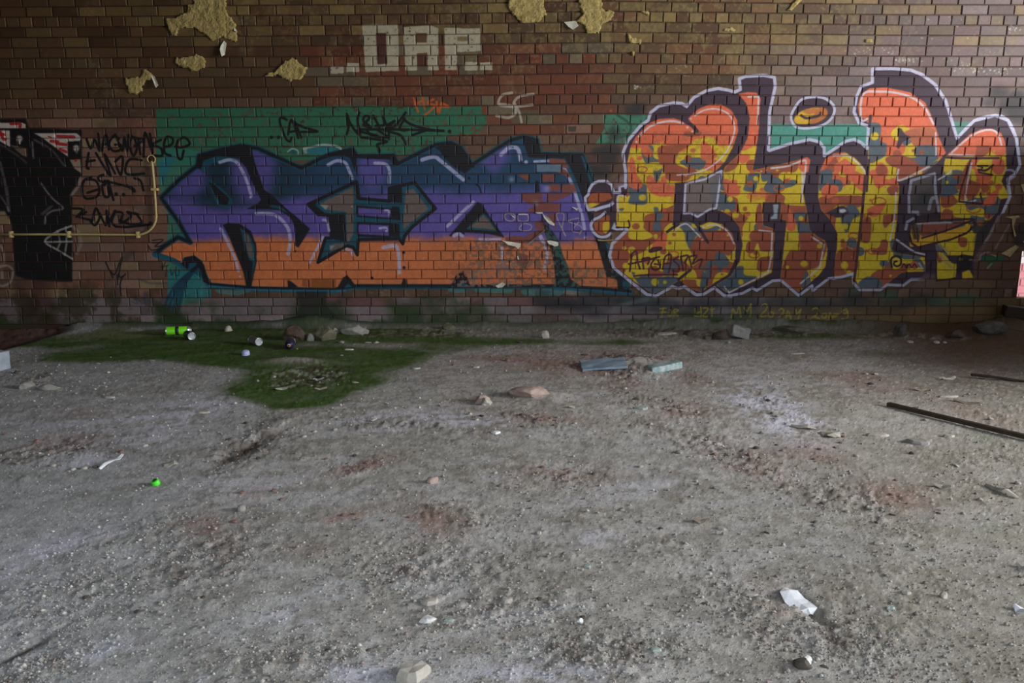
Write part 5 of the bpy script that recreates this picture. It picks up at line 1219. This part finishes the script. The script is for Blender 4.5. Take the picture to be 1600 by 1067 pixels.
# --- spray cans
M_LIME = simple('lime_green_paint', (118, 226, 20), (134, 240, 40), .35, spec=.5)
M_LABEL = simple('black_label', (22, 24, 26), (60, 60, 56), .5, 60)
M_CHROME = simple('worn_aluminium', (186, 190, 196), (214, 216, 222), .3, metallic=.85, spec=.5)
M_DKCAN = simple('dark_grey_can_print', (44, 42, 50), (70, 66, 74), .4, spec=.5)
M_GRCAN = simple('grey_can_print', (96, 92, 92), (150, 148, 146), .4, spec=.5, metallic=.3)
M_BLCAN = simple('blue_black_can_print', (26, 24, 52), (44, 40, 74), .4, spec=.5)
M_BLACKP = simple('black_plastic', (20, 20, 22), None, .5)
M_LAV = simple('lavender_plastic', (170, 176, 224), (190, 196, 236), .45)
M_ORB = simple('orange_valve_ring', (206, 140, 96), None, .5)
def spray_can(label, name, body_m, x, y, dirx, diry, r=0.033, L=0.155, cap=None, base_to_cam=True, band=None, valve=None, sh=None):
    """lies on its side; local z is the can axis, base at z=0"""
    t = empty(name)
    lathe('body', [(r * .985, .006), (r, .010), (r, L - .004), (r * .97, L)], body_m, t, 28)
    lathe('base_rim', [(r * .72, .004), (r * .80, .004), (r * .86, -.002), (r * .99, -.003), (r * 1.03, .002), (r * 1.03, .007), (r * .985, .009), (r * .9, .009)], M_CHROME, t, 28)
    lathe('base_dome', [(r * .02, .016), (r * .3, .015), (r * .55, .011), (r * .8, .005)], M_CHROME, t, 24)
    lathe('shoulder', [(r * 1.02, L - .002), (r * 1.03, L + .003), (r * .96, L + .007), (r * .8, L + .018), (r * .52, L + .026), (r * .46, L + .028), (r * .46, L + .032), (r * .3, L + .030), (r * .1, L + .030)], sh or M_CHROME, t, 28)
    if valve:
        lathe('valve_ring', [(r * .20, L + .030), (r * .36, L + .031), (r * .36, L + .036), (r * .2, L + .036)], valve, t, 18)
    lathe('nozzle', [(.0035, L + .028), (.0035, L + .036), (.0065, L + .036), (.0065, L + .046), (.004, L + .048)], M_BLACKP, t, 14)
    if band:
        lathe('label_band', [(r * 1.012, band[0]), (r * 1.012, band[1])], M_LABEL, t, 28)
    d = Vector((dirx, diry, 0)).normalized()
    X, Y = floor_pt(x, y)
    q = d.to_track_quat('Z', 'Y')
    t.rotation_mode = 'QUATERNION'; t.rotation_quaternion = q
    h = max(floor_h(X + d.x * s, Y + d.y * s) for s in (0, L / 2, L))
    t.location = (X, min(Y, -.1), h + r * 1.03)
    tag(t, label, 'spray can')
    return t
spray_can('lime green spray can with a black label band lying at the mossy wall foot', 'spray_can', M_LIME, 260, 523, 1, .22, r=.038, L=.185, band=(.082, .112))
spray_can('dark spray can with silver rimmed base touching the lime green can', 'spray_can', M_DKCAN, 300, 531, -.62, .78, r=.033, L=.13)
spray_can('scuffed silver grey spray can lying on moss between the two darker cans', 'spray_can', M_GRCAN, 405, 540, -.72, .7, r=.033, L=.125)
spray_can('blue black spray can, nozzle end forward with a small orange ring', 'spray_can', M_BLCAN, 455, 540, .18, -1, r=.036, L=.13, valve=M_ORB, sh=M_BLCAN)
c = lathe('bottle_cap', [(.030, 0), (.031, .004), (.029, .026), (.024, .036), (.012, .040)], M_LAV, None, 24)
place(c, 384, 554, 0, 10, 8); tag(c, 'lavender spray can cap lying on pale dust in front of the silver can', 'cap')
c = empty('nozzle_cap')
tag(c, 'small bright green plastic nozzle cap alone on the grey floor', 'cap')
lathe('skirt', [(.014, 0), (.0155, .003), (.0145, .017), (.0125, .020)], simple('green_plastic', (70, 216, 40), (90, 232, 60), .4, spec=.5), c, 20)
lathe('recess', [(.009, .0202), (.009, .0212), (.003, .0212)], simple('dark_green_plastic', (26, 96, 16), None, .5), c, 16)
place(c, 245, 757, 20, 12, -18); c.scale = (1.15, 1.15, 1.15)

# --- large named pieces
def edge_box(name, L, W, T, mat, seed=0, bev=.006, chip=.01):
    r = random.Random(seed)
    bm = bmesh.new()
    bmesh.ops.create_cube(bm, size=1, matrix=Matrix.Diagonal((L, W, T, 1)) @ Matrix.Translation((0, 0, .5)))
    bmesh.ops.subdivide_edges(bm, edges=bm.edges[:], cuts=3, use_grid_fill=True)
    bmesh.ops.bevel(bm, geom=[e for e in bm.edges if e.calc_face_angle(0) > 1], offset=bev, segments=1, affect='EDGES')
    for v in bm.verts:
        v.co += Vector((mnoise.noise(v.co * 14 + Vector((seed, 0, 0))), mnoise.noise(v.co * 14 + Vector((0, seed, 4))), mnoise.noise(v.co * 14 + Vector((3, 0, seed))))) * chip
    return bm_obj(name, bm, mat)
o = edge_box('painted_block', .16, .12, .135, simple('bluish_white_paint', (140, 148, 160), (160, 168, 180), .6), 3, chip=.006); place(o, -7, 577, -14); tag(o, 'pale bluish painted block cut off by the left edge of the photo', 'block')
# steel angle bar
x0, y0 = floor_pt(1386, 633); x1, y1 = floor_pt(1700, 708)
bar = empty('steel_angle_bar', (x0, y0, 0))
Lb = math.hypot(x1 - x0, y1 - y0)
bar.rotation_euler = (0, 0, math.atan2(y1 - y0, x1 - x0))
bar.location.z = max(floor_h(x0, y0), floor_h(x1, y1)) + .012
v, f = box_data(0, Lb, -.004, .024, .006, .010); mesh_obj('flange', v, f, simple('worn_top_flange', (30, 24, 20), (42, 33, 28), .6, metallic=.2), bar)
v, f = box_data(0, Lb, -.006, -.002, -.012, .010); mesh_obj('web', v, f, simple('brown_rust_web', (60, 47, 36), (78, 62, 48), .7), bar)
tag(bar, 'long rusty brown steel angle bar lying toward the right edge', 'metal bar')
o = edge_box('slate_slab', .33, .20, .016, M_ST['blue'], 8, bev=.003, chip=.012); place(o, 943, 575, 0, 8, -4, h=.018); tag(o, 'flat blue grey painted slab left of the dirt mound', 'slab')
o = edge_box('brick_fragment', .24, .09, .05, M_ST['teal'], 5, chip=.007); place(o, 1039, 579, 16, 0, -7, h=.0); tag(o, 'narrow teal and white painted brick fragment right of the dirt mound', 'brick')
x0, y0 = floor_pt(1552, 524); 
o = edge_box('timber_beam', .75, .16, .10, M_WOOD, 6, chip=.008); o.location = (4.95, -.32, .10); o.rotation_euler = (0, .06, -.35); tag(o, 'dark timber beam end on the rubble heap by the wall corner', 'beam')
o = edge_box('timber_lath', .42, .03, .018, M_WOOD, 9, chip=.005); place(o, 1572, 594, -24, 0, 3, h=.004); tag(o, 'short dark stick on brown dirt near the right edge', 'stick')
# paper and plaster flakes with their own look
def strip(name, pts, w, mat, seed=0, thick=.002, lift=.006):
    P = [Vector(floor_pt(*p)) for p in pts]
    vs, fs = [], []
    n = len(P)
    for k, p in enumerate(P):
        d = (P[min(k + 1, n - 1)] - P[max(k - 1, 0)]).normalized(); q = Vector((-d.y, d.x))
        hw = w[k] / 2; z = floor_h(p.x, p.y) + lift * (1 + math.sin(k * 2.1 + seed)) + .003
        for s, dz in ((-1, .004 * math.sin(k + seed)), (0, lift * .8), (1, 0)):
            vs.append((p.x + q.x * hw * s, p.y + q.y * hw * s, z + dz))
    m = len(vs)
    vs += [(a, b, c - thick) for a, b, c in vs]
    for k in range(n - 1):
        for s in (0, 1):
            i = k * 3 + s
            fs.append((i, i + 1, i + 4, i + 3)[::-1]); fs.append((i + m, i + 1 + m, i + 4 + m, i + 3 + m))
        fs.append((k * 3, k * 3 + 3, k * 3 + 3 + m, k * 3 + m)); fs.append((k * 3 + 2, k * 3 + 5, k * 3 + 5 + m, k * 3 + 2 + m))
    fs.append((0, 1, 1 + m, m)); fs.append((1, 2, 2 + m, 1 + m)); e = (n - 1) * 3
    fs.append((e, e + 1, e + 1 + m, e + m)); fs.append((e + 1, e + 2, e + 2 + m, e + 1 + m))
    cx, cy = sum(p.x for p in P) / n, sum(p.y for p in P) / n
    cz = min(v[2] for v in vs)
    o = mesh_obj(name, [(a - cx, b - cy, c - cz) for a, b, c in vs], fs, mat)
    o.location = (cx, cy, cz)
    return o
M_PAPER = simple('dusty_white_paper', (214, 216, 222), (236, 238, 242), .7)
M_CREAMF = simple('dusty_cream_flake', (154, 148, 136), (186, 180, 168), .75)
M_TANF = simple('dusty_tan_flake', (134, 120, 104), (160, 146, 130), .75)
for (nm, pts, w, m, lab, cat) in (
    ('plastic_strip', [(155, 732), (164, 727), (174, 722), (183, 718), (191, 714)], [.012, .026, .03, .034, .02], M_PAPER, 'narrow curved white plastic strip lying alone on the left floor', 'plastic strip'),
    ('plaster_flake', [(256, 728), (264, 727), (272, 726), (278, 725)], [.03, .05, .05, .03], M_CREAMF, 'ragged cream plaster flake right of the white plastic strip', 'flake'),
    ('paint_peel', [(1224, 922), (1232, 929), (1242, 938), (1252, 943), (1262, 950), (1266, 954)], [.028, .062, .078, .085, .07, .02], M_PAPER, 'largest white oval paint peel in the right foreground', 'paint peel'),
    ('plaster_flake', [(1236, 664), (1248, 666), (1262, 667), (1275, 669)], [.02, .05, .06, .02], M_CREAMF, 'left of two pale flakes under the white powder patch', 'flake'),
    ('plaster_flake', [(1282, 674), (1293, 677), (1302, 679), (1309, 682)], [.04, .09, .10, .04], M_CREAMF, 'right of two pale flakes under the white powder patch', 'flake'),
    ('plaster_flake', [(1540, 757), (1555, 764), (1570, 770), (1590, 778)], [.012, .034, .04, .02], M_CREAMF, 'long cream plaster sliver near the right edge below the steel bar', 'flake'),
    ('plaster_flake', [(1460, 759), (1472, 761), (1486, 764)], [.02, .045, .02], M_CREAMF, 'short pale flake left of the long cream sliver', 'flake'),
    ('plaster_flake', [(1084, 813), (1095, 815), (1107, 815)], [.02, .036, .016], M_TANF, 'tan triangular flake in the middle right of the floor', 'flake'),
    ('plaster_flake', [(1588, 882), (1597, 886), (1612, 892)], [.014, .022, .02], M_CREAMF, 'white splinter cut by the right edge, upper of two', 'flake'),
    ('plaster_flake', [(1585, 947), (1594, 952), (1606, 958)], [.014, .04, .03], M_PAPER, 'white splinter cut by the right edge, lower of two', 'flake'),
    ('plaster_flake', [(888, 637), (898, 636), (912, 637)], [.02, .05, .02], M_CREAMF, 'pale rounded flake on brown dust above the red crumbs', 'flake'),
    ('bone_like_stick', [(492, 608), (500, 607.5), (511, 607)], [.014, .018, .016], M_TANF, 'short pale stick lying on the moss patch', 'stick'),
    ('plaster_flake', [(490, 588), (497, 588), (505, 589)], [.02, .04, .02], M_PAPER, 'small white flake in the brown leaf litter on the moss', 'flake'),
    ('plaster_flake', [(430, 609), (440, 607), (450, 607)], [.02, .05, .03], M_CREAMF, 'cream flake on moss left of the pale stick', 'flake'),
    ('plaster_flake', [(1472, 593), (1484, 591), (1492, 590)], [.02, .05, .02], M_CREAMF, 'pale flake on dirt above the middle of the steel bar', 'flake'),
    ('plaster_flake', [(1428, 608), (1438, 609), (1448, 609)], [.02, .045, .02], M_TANF, 'thin tan chip above the left end of the steel bar', 'flake'),
    ('plaster_flake', [(1490, 625), (1510, 629), (1530, 632)], [.02, .05, .02], M_TANF, 'long dull flake lying just above the steel bar', 'flake'),
    ('plaster_flake', [(1416, 634), (1426, 636), (1436, 638)], [.02, .045, .02], M_CREAMF, 'pale flake touching the upper side of the steel bar near its end', 'flake')):
    tag(strip(nm, pts, w, m, len(pts)), lab, cat)
for (nm, x, y, L, W, T, m, rz, lab, cat) in (
    ('stone', 1434, 690, .13, .09, .02, 'grey', -10, 'flat grey brown stone below the middle of the steel bar', 'stone'),
    ('stone', 1108, 529, .12, .08, .03, 'moss', 0, 'mossy flat fragment beneath the pale block by the wall', 'stone'),
    ('plaster_chip', 1040, 522, .22, .12, .02, 'pale', 10, 'broken pale plate leaning at the wall under the yellow writing', 'plaster chip'),
    ('plaster_chip', 672, 938, .07, .05, .012, 'pale', 30, 'tan chip with a dark gap beneath, left of the white shard pair', 'plaster chip'),
    ('stone', 645, 1052, .105, .09, .03, 'pale', 20, 'largest pale green grey stone chip at the bottom edge', 'stone'),
    ('plaster_chip', 702, 968, .034, .022, .007, 'green', 0, 'greenish oval chip right of the white triangular shard', 'plaster chip'),
    ('plaster_chip', 1024, 1015, .035, .026, .008, 'green', 0, 'greenish grey chip at the bottom right of centre', 'plaster chip'),
    ('plaster_chip', 918, 885, .028, .02, .008, 'green', 0, 'blue green chip in the centre foreground', 'plaster chip'),
    ('plaster_chip', 1391, 951, .035, .022, .009, 'green', 15, 'green grey chip right of the large oval paint peel', 'plaster chip'),
    ('plaster_chip', 1372, 850, .046, .03, .007, 'pale', -20, 'left of two cream chips in the right foreground', 'plaster chip'),
    ('plaster_chip', 1399, 858, .03, .018, .006, 'pale', 0, 'right of two cream chips in the right foreground', 'plaster chip'),
    ('plaster_chip', 1127, 825, .045, .03, .008, 'pale', -30, 'cream chip just right of the tan triangular flake', 'plaster chip'),
    ('plaster_chip', 1416, 926, .034, .026, .008, 'pale', -30, 'cream rounded chip above the green grey chip', 'plaster chip'),
    ('plaster_chip', 1172, 928, .06, .03, .006, 'pale', 0, 'pale smear like chip left of the large oval paint peel', 'plaster chip'),
    ('plaster_chip', 1371, 678, .12, .07, .012, 'pale', 0, 'bluish pale chip on the floor left of the flat brown stone', 'plaster chip'),
    ('plaster_chip', 1482, 619, .13, .06, .01, 'pale', 0, 'bluish white chip above the steel bar', 'plaster chip'),
    ('plaster_chip', 1484, 679, .07, .04, .012, 'pale', 0, 'small pale blue chip just under the steel bar', 'plaster chip'),
    ('plaster_chip', 1003, 637, .10, .07, .012, 'green', 0, 'pale green chip in the red dust below the painted fragment', 'plaster chip'),
    ('plaster_chip', 1470, 590, .1, .05, .01, 'pale', 0, 'pale chip on brown dirt far right above the steel bar', 'plaster chip'),
    ('plaster_chip', 545, 545.5, .09, .05, .008, 'white', 0, 'white chip on the moss right of the blue black can', 'plaster chip'),
    ('plaster_chip', 650, 575, .07, .05, .01, 'green', 0, 'greenish pale chip beside a dark crumb, centre left', 'plaster chip'),
    ('plaster_chip', 744, 573, .06, .04, .01, 'pale', 0, 'pale chip at the left end of the reddish band', 'plaster chip'),
    ('plaster_chip', 775, 676, .06, .05, .012, 'white', 20, 'cream white chip below the lilac powder streak', 'plaster chip'),
    ('plaster_chip', 318, 643, .10, .05, .01, 'pale', 0, 'pale chip between moss and lilac dust on the left', 'plaster chip'),
    ('plaster_chip', 170, 620, .09, .04, .01, 'pale', -20, 'thin pale chip on the left grey floor', 'plaster chip'),
    ('plaster_chip', 1243, 552, .16, .07, .008, 'pale', 0, 'flat pale scale on the dirt under the yellow writing', 'plaster chip')):
    s = 1.0
    o = chip_mesh(nm, int(x * 7 + y), L, W, T, M_ST[m]); place(o, x, y, rz, sink=.001); tag(o, lab, cat)
for (nm, x, y, dims, m, rz, lab) in (
    ('rock', 461, 530, (.16, .13, .15), 'brown', 20, 'dark reddish rock, leftmost of the cluster at the wall foot'),
    ('rock', 484.5, 531, (.065, .06, .07), 'grey', 0, 'small grey rock between the two large rocks at the wall foot'),
    ('rock', 507, 530, (.16, .13, .16), 'moss', 0, 'large rounded mossy rock at the wall foot'),
    ('rock', 524, 520, (.06, .06, .06), 'pale', 0, 'small pale stone right of the mossy rock'),
    ('rock', 554, 521, (.22, .10, .09), 'grey', 4, 'long grey rock at the right end of the wall foot cluster'),
    ('rock', 559, 517, (.06, .05, .07), 'pale', 4, 'small pale stone on top end of the long grey rock'),
    ('rock', 357, 517, (.06, .05, .06), 'pale', 0, 'single whitish stone at the wall foot above the silver can'),
    ('rock', 703, 514, (.11, .08, .08), 'moss', 0, 'mossy pale stone against the wall below the orange lettering'),
    ('rock', 851, 527, (.07, .06, .08), 'pale', 0, 'pale upright pebble at the wall foot below the black diagonal'),
    ('rock', 1126, 530, (.12, .08, .09), 'brown', 0, 'dark half of the block pair at the wall foot'),
    ('rock', 1041, 520, (.08, .06, .05), 'dark', 0, 'small dark stone on grey rubble below yellow writing'),
    ('rock', 1076, 523, (.09, .06, .05), 'dark', 0, 'dark stone right of the small one below yellow writing'),
    ('rock', 1240, 517, (.30, .12, .07), 'moss', -6, 'long mossy rock at the wall foot right of the pale block'),
    ('rock', 1407, 524, (.10, .08, .12), 'dark', 0, 'dark upright lump at the wall foot on the right'),
    ('rock', 1542, 525, (.28, .16, .11), 'dark', 10, 'dark rubble lump left of the timber beam'),
    ('rock', 1492, 527, (.16, .12, .08), 'brown', 0, 'brown rubble lump leftmost of the right heap'),
    ('rock', 830, 619, (.22, .13, .06), 'pink', 0, 'pinkish mortar lump with a dark hollow at its left'),
    ('rock', 752, 628, (.08, .07, .05), 'pink', 0, 'pinkish pebble, left of a pale pair in the middle'),
    ('rock', 760, 631, (.07, .06, .045), 'pale', 0, 'cream pebble, right of a pale pair in the middle'),
    ('rock', 678, 752, (.05, .04, .032), 'pink', 0, 'pinkish pebble with a dark shadow beside the brick dust'),
    ('rock', 378, 797, (.032, .03, .028), 'grey', 0, 'round grey pebble casting a long shadow on the left floor'),
    ('rock', 1226, 929, (.001, .001, .001), 'white', 0, None),
    ('rock', 43, 606, (.09, .07, .05), 'grey', 0, 'grey pebble on the far left floor, left one of two'),
    ('rock', 79, 608, (.12, .06, .04), 'grey', 0, 'flat grey pebble on the far left floor, right one of two'),
    ('rock', 1475, 932, (.02, .02, .02), 'pale', 0, 'small pale pebble with a dark hollow in the right foreground'),
    ('rock', 668, 968, (.045, .03, .02), 'white', 0, 'white triangular shard with a dark gap in the foreground'),
    ('rock', 905, 970, (.018, .014, .018), 'white', 0, 'tiny white upright shard in the centre foreground'),
    ('rock', 1254, 1040, (.04, .03, .03), 'dark', 0, 'dark lump at the bottom edge right of centre'),
    ('rock', 1260, 1034, (.028, .02, .022), 'white', 40, 'white bit stuck on the dark lump at the bottom edge')):
    if lab is None: continue
    o = rock(nm, int(x), dims, M_ST[m]); place(o, x, y, rz, sink=dims[2] * .10, h=dims[2] * .33); tag(o, lab, 'rock' if max(dims) > .1 else 'stone')
o = edge_box('block', .17, .12, .10, M_ST['grey'], 12, chip=.02); place(o, 1152, 528, 12, -6, 14, h=.01); tag(o, 'pale tilted brick sized block at the wall foot below the yellow writing', 'block')
# unnamed crumbs that nothing tells apart
rg = random.Random(77)
groups = (('pale', 'mortar_crumb', 'pale mortar crumb lying loose on the grey floor', 'pale mortar crumbs scattered over the floor', 'crumb', 60),
          ('dark', 'dark_crumb', 'small dark clod lying loose on the grey floor', 'dark clods scattered over the floor', 'clod', 46),
          ('red', 'brick_crumb', 'reddish brick crumb lying loose in the brick dust', 'red brick crumbs in the dust', 'brick crumb', 40),
          ('grey', 'stone_crumb', 'small grey stone lying loose on the floor', 'small grey stones scattered over the floor', 'stone', 44))
REDZ = [(850, 655, 50, 12), (870, 745, 60, 14), (1150, 712, 80, 16), (560, 728, 50, 9), (420, 768, 40, 8), (1280, 700, 50, 16), (1400, 775, 50, 20), (660, 815, 50, 20), (80, 690, 80, 12), (800, 565, 100, 10), (330, 820, 50, 12), (540, 805, 35, 8)]
for m, nm, lab, grp, cat, cnt in groups:
    protos_ = []
    for k in range(4):
        o = rock(nm, 100 + k + len(nm), (1, .8, .62), M_ST[m], sub=2, cuts=6) if k < 3 else rock(nm, 140 + len(nm), (1.25, .7, .35), M_ST[m], sub=2)
        protos_.append(o)
    for n in range(cnt):
        if n < 4: o = protos_[n]
        else: o = protos_[rg.randrange(4)].copy(); link(o)
        if m == 'red':
            z = REDZ[rg.randrange(len(REDZ))]; x, y = rg.gauss(z[0], z[2] * .6), rg.gauss(z[1], z[3] * .6)
        else:
            if rg.random() < .55:
                z = ZONES[rg.randrange(len(ZONES))]; x, y = rg.gauss(z[0], z[2] * .7), rg.gauss(z[1], z[3] * .7)
            else: x, y = rg.uniform(10, 1590), 545 + 515 * rg.random() ** 1.1
        x = min(1590, max(8, x)); y = min(1058, max(535, y))
        s = rg.uniform(5.5, 9) / scale_at(x, y)
        o.scale = (s, s, s * rg.uniform(.6, 1)); place(o, x, y, rg.uniform(0, 360), h=s * .12)
        side = 'left' if x < 533 else ('middle' if x < 1066 else 'right')
        dep = 'far' if y < 640 else ('central' if y < 800 else 'near')
        where = {'far': 'back part', 'central': 'middle depth', 'near': 'foreground'}[dep]
        tag(o, '%s, %s %s' % (lab, side, where), cat, '%s, %s %s' % (grp, side, where))
# ---- countless grit: one object
rng = np.random.RandomState(5)
NG = 24000
gx_, gy_ = rng.uniform(-30, 1630, NG * 3), 512 + 588 * rng.rand(NG * 3) ** 0.9
dn = np.zeros(NG * 3)
for cx, cy, rx, ry, an, w in ZONES: dn = np.maximum(dn, w * blob(cx, cy, rx, ry, an, gx_, gy_))
sel = rng.rand(NG * 3) < (.16 + .8 * dn); gx_, gy_ = gx_[sel][:NG], gy_[sel][:NG]
base = np.array([[1, 0, 0], [0, 1, 0], [-1, 0, 0], [0, -1, 0], [0, 0, .9], [0, 0, -.5]], np.float32)
fc = np.array([[0, 1, 4], [1, 2, 4], [2, 3, 4], [3, 0, 4], [1, 0, 5], [2, 1, 5], [3, 2, 5], [0, 3, 5]])
vv, ff, cc = [], [], []
tones = [C((196, 190, 182)), C((150, 144, 136)), C((110, 104, 96)), C((70, 62, 56)), C((226, 222, 218)), C((140, 84, 70))]
for n in range(len(gx_)):
    X, Y = floor_pt(gx_[n], gy_[n])
    if Y > -0.02 or X < -5.2: continue
    fc_ = floor_c(X, Y)
    if rng.rand() < (.85 if fc_[1] > fc_[0] * 1.1 else (.9 if fc_[0] < .24 else 0)): continue
    s = min(.009, max(.0022, rng.exponential(.0016) + .0018)) * (1 + (Y > -3) * .5)
    th = rng.rand() * 6.28; c_, s_ = math.cos(th), math.sin(th)
    b = base * rng.uniform(.6, 1.2, (6, 3)) * s
    b = np.stack([b[:, 0] * c_ - b[:, 1] * s_, b[:, 0] * s_ + b[:, 1] * c_, b[:, 2]], 1)
    vv.append(b + np.array([X, Y, floor_h(X, Y) + s * .3])); ff.append(fc + 6 * (len(vv) - 1))
    w_ = .6 if fc_[1] > .12 else .88
    t = fc_ * w_ + tones[rng.choice(6, p=[.3, .28, .17, .11, .08, .06])] * (1 - w_)
    cc.append(np.tile(np.append(t, 1), (6, 1)))
vv, ff, cc = np.concatenate(vv).astype(np.float32), np.concatenate(ff).astype(np.int32), np.concatenate(cc).astype(np.float32)
me = bpy.data.meshes.new('grit')
me.vertices.add(len(vv)); me.vertices.foreach_set('co', vv.ravel())
me.loops.add(ff.size); me.loops.foreach_set('vertex_index', ff.ravel())
me.polygons.add(len(ff)); me.polygons.foreach_set('loop_start', np.arange(0, ff.size, 3, dtype=np.int32)); me.polygons.foreach_set('loop_total', np.full(len(ff), 3, np.int32))
me.update(calc_edges=True)
a = me.color_attributes.new('Col', 'FLOAT_COLOR', 'POINT'); a.data.foreach_set('color', cc.ravel())
me.materials.append(M_GRIT)
g_ = link(bpy.data.objects.new('grit', me)); g_.parent = floor; tag(g_, 'fine grit and mortar crumbs strewn over the floor', kind='stuff')
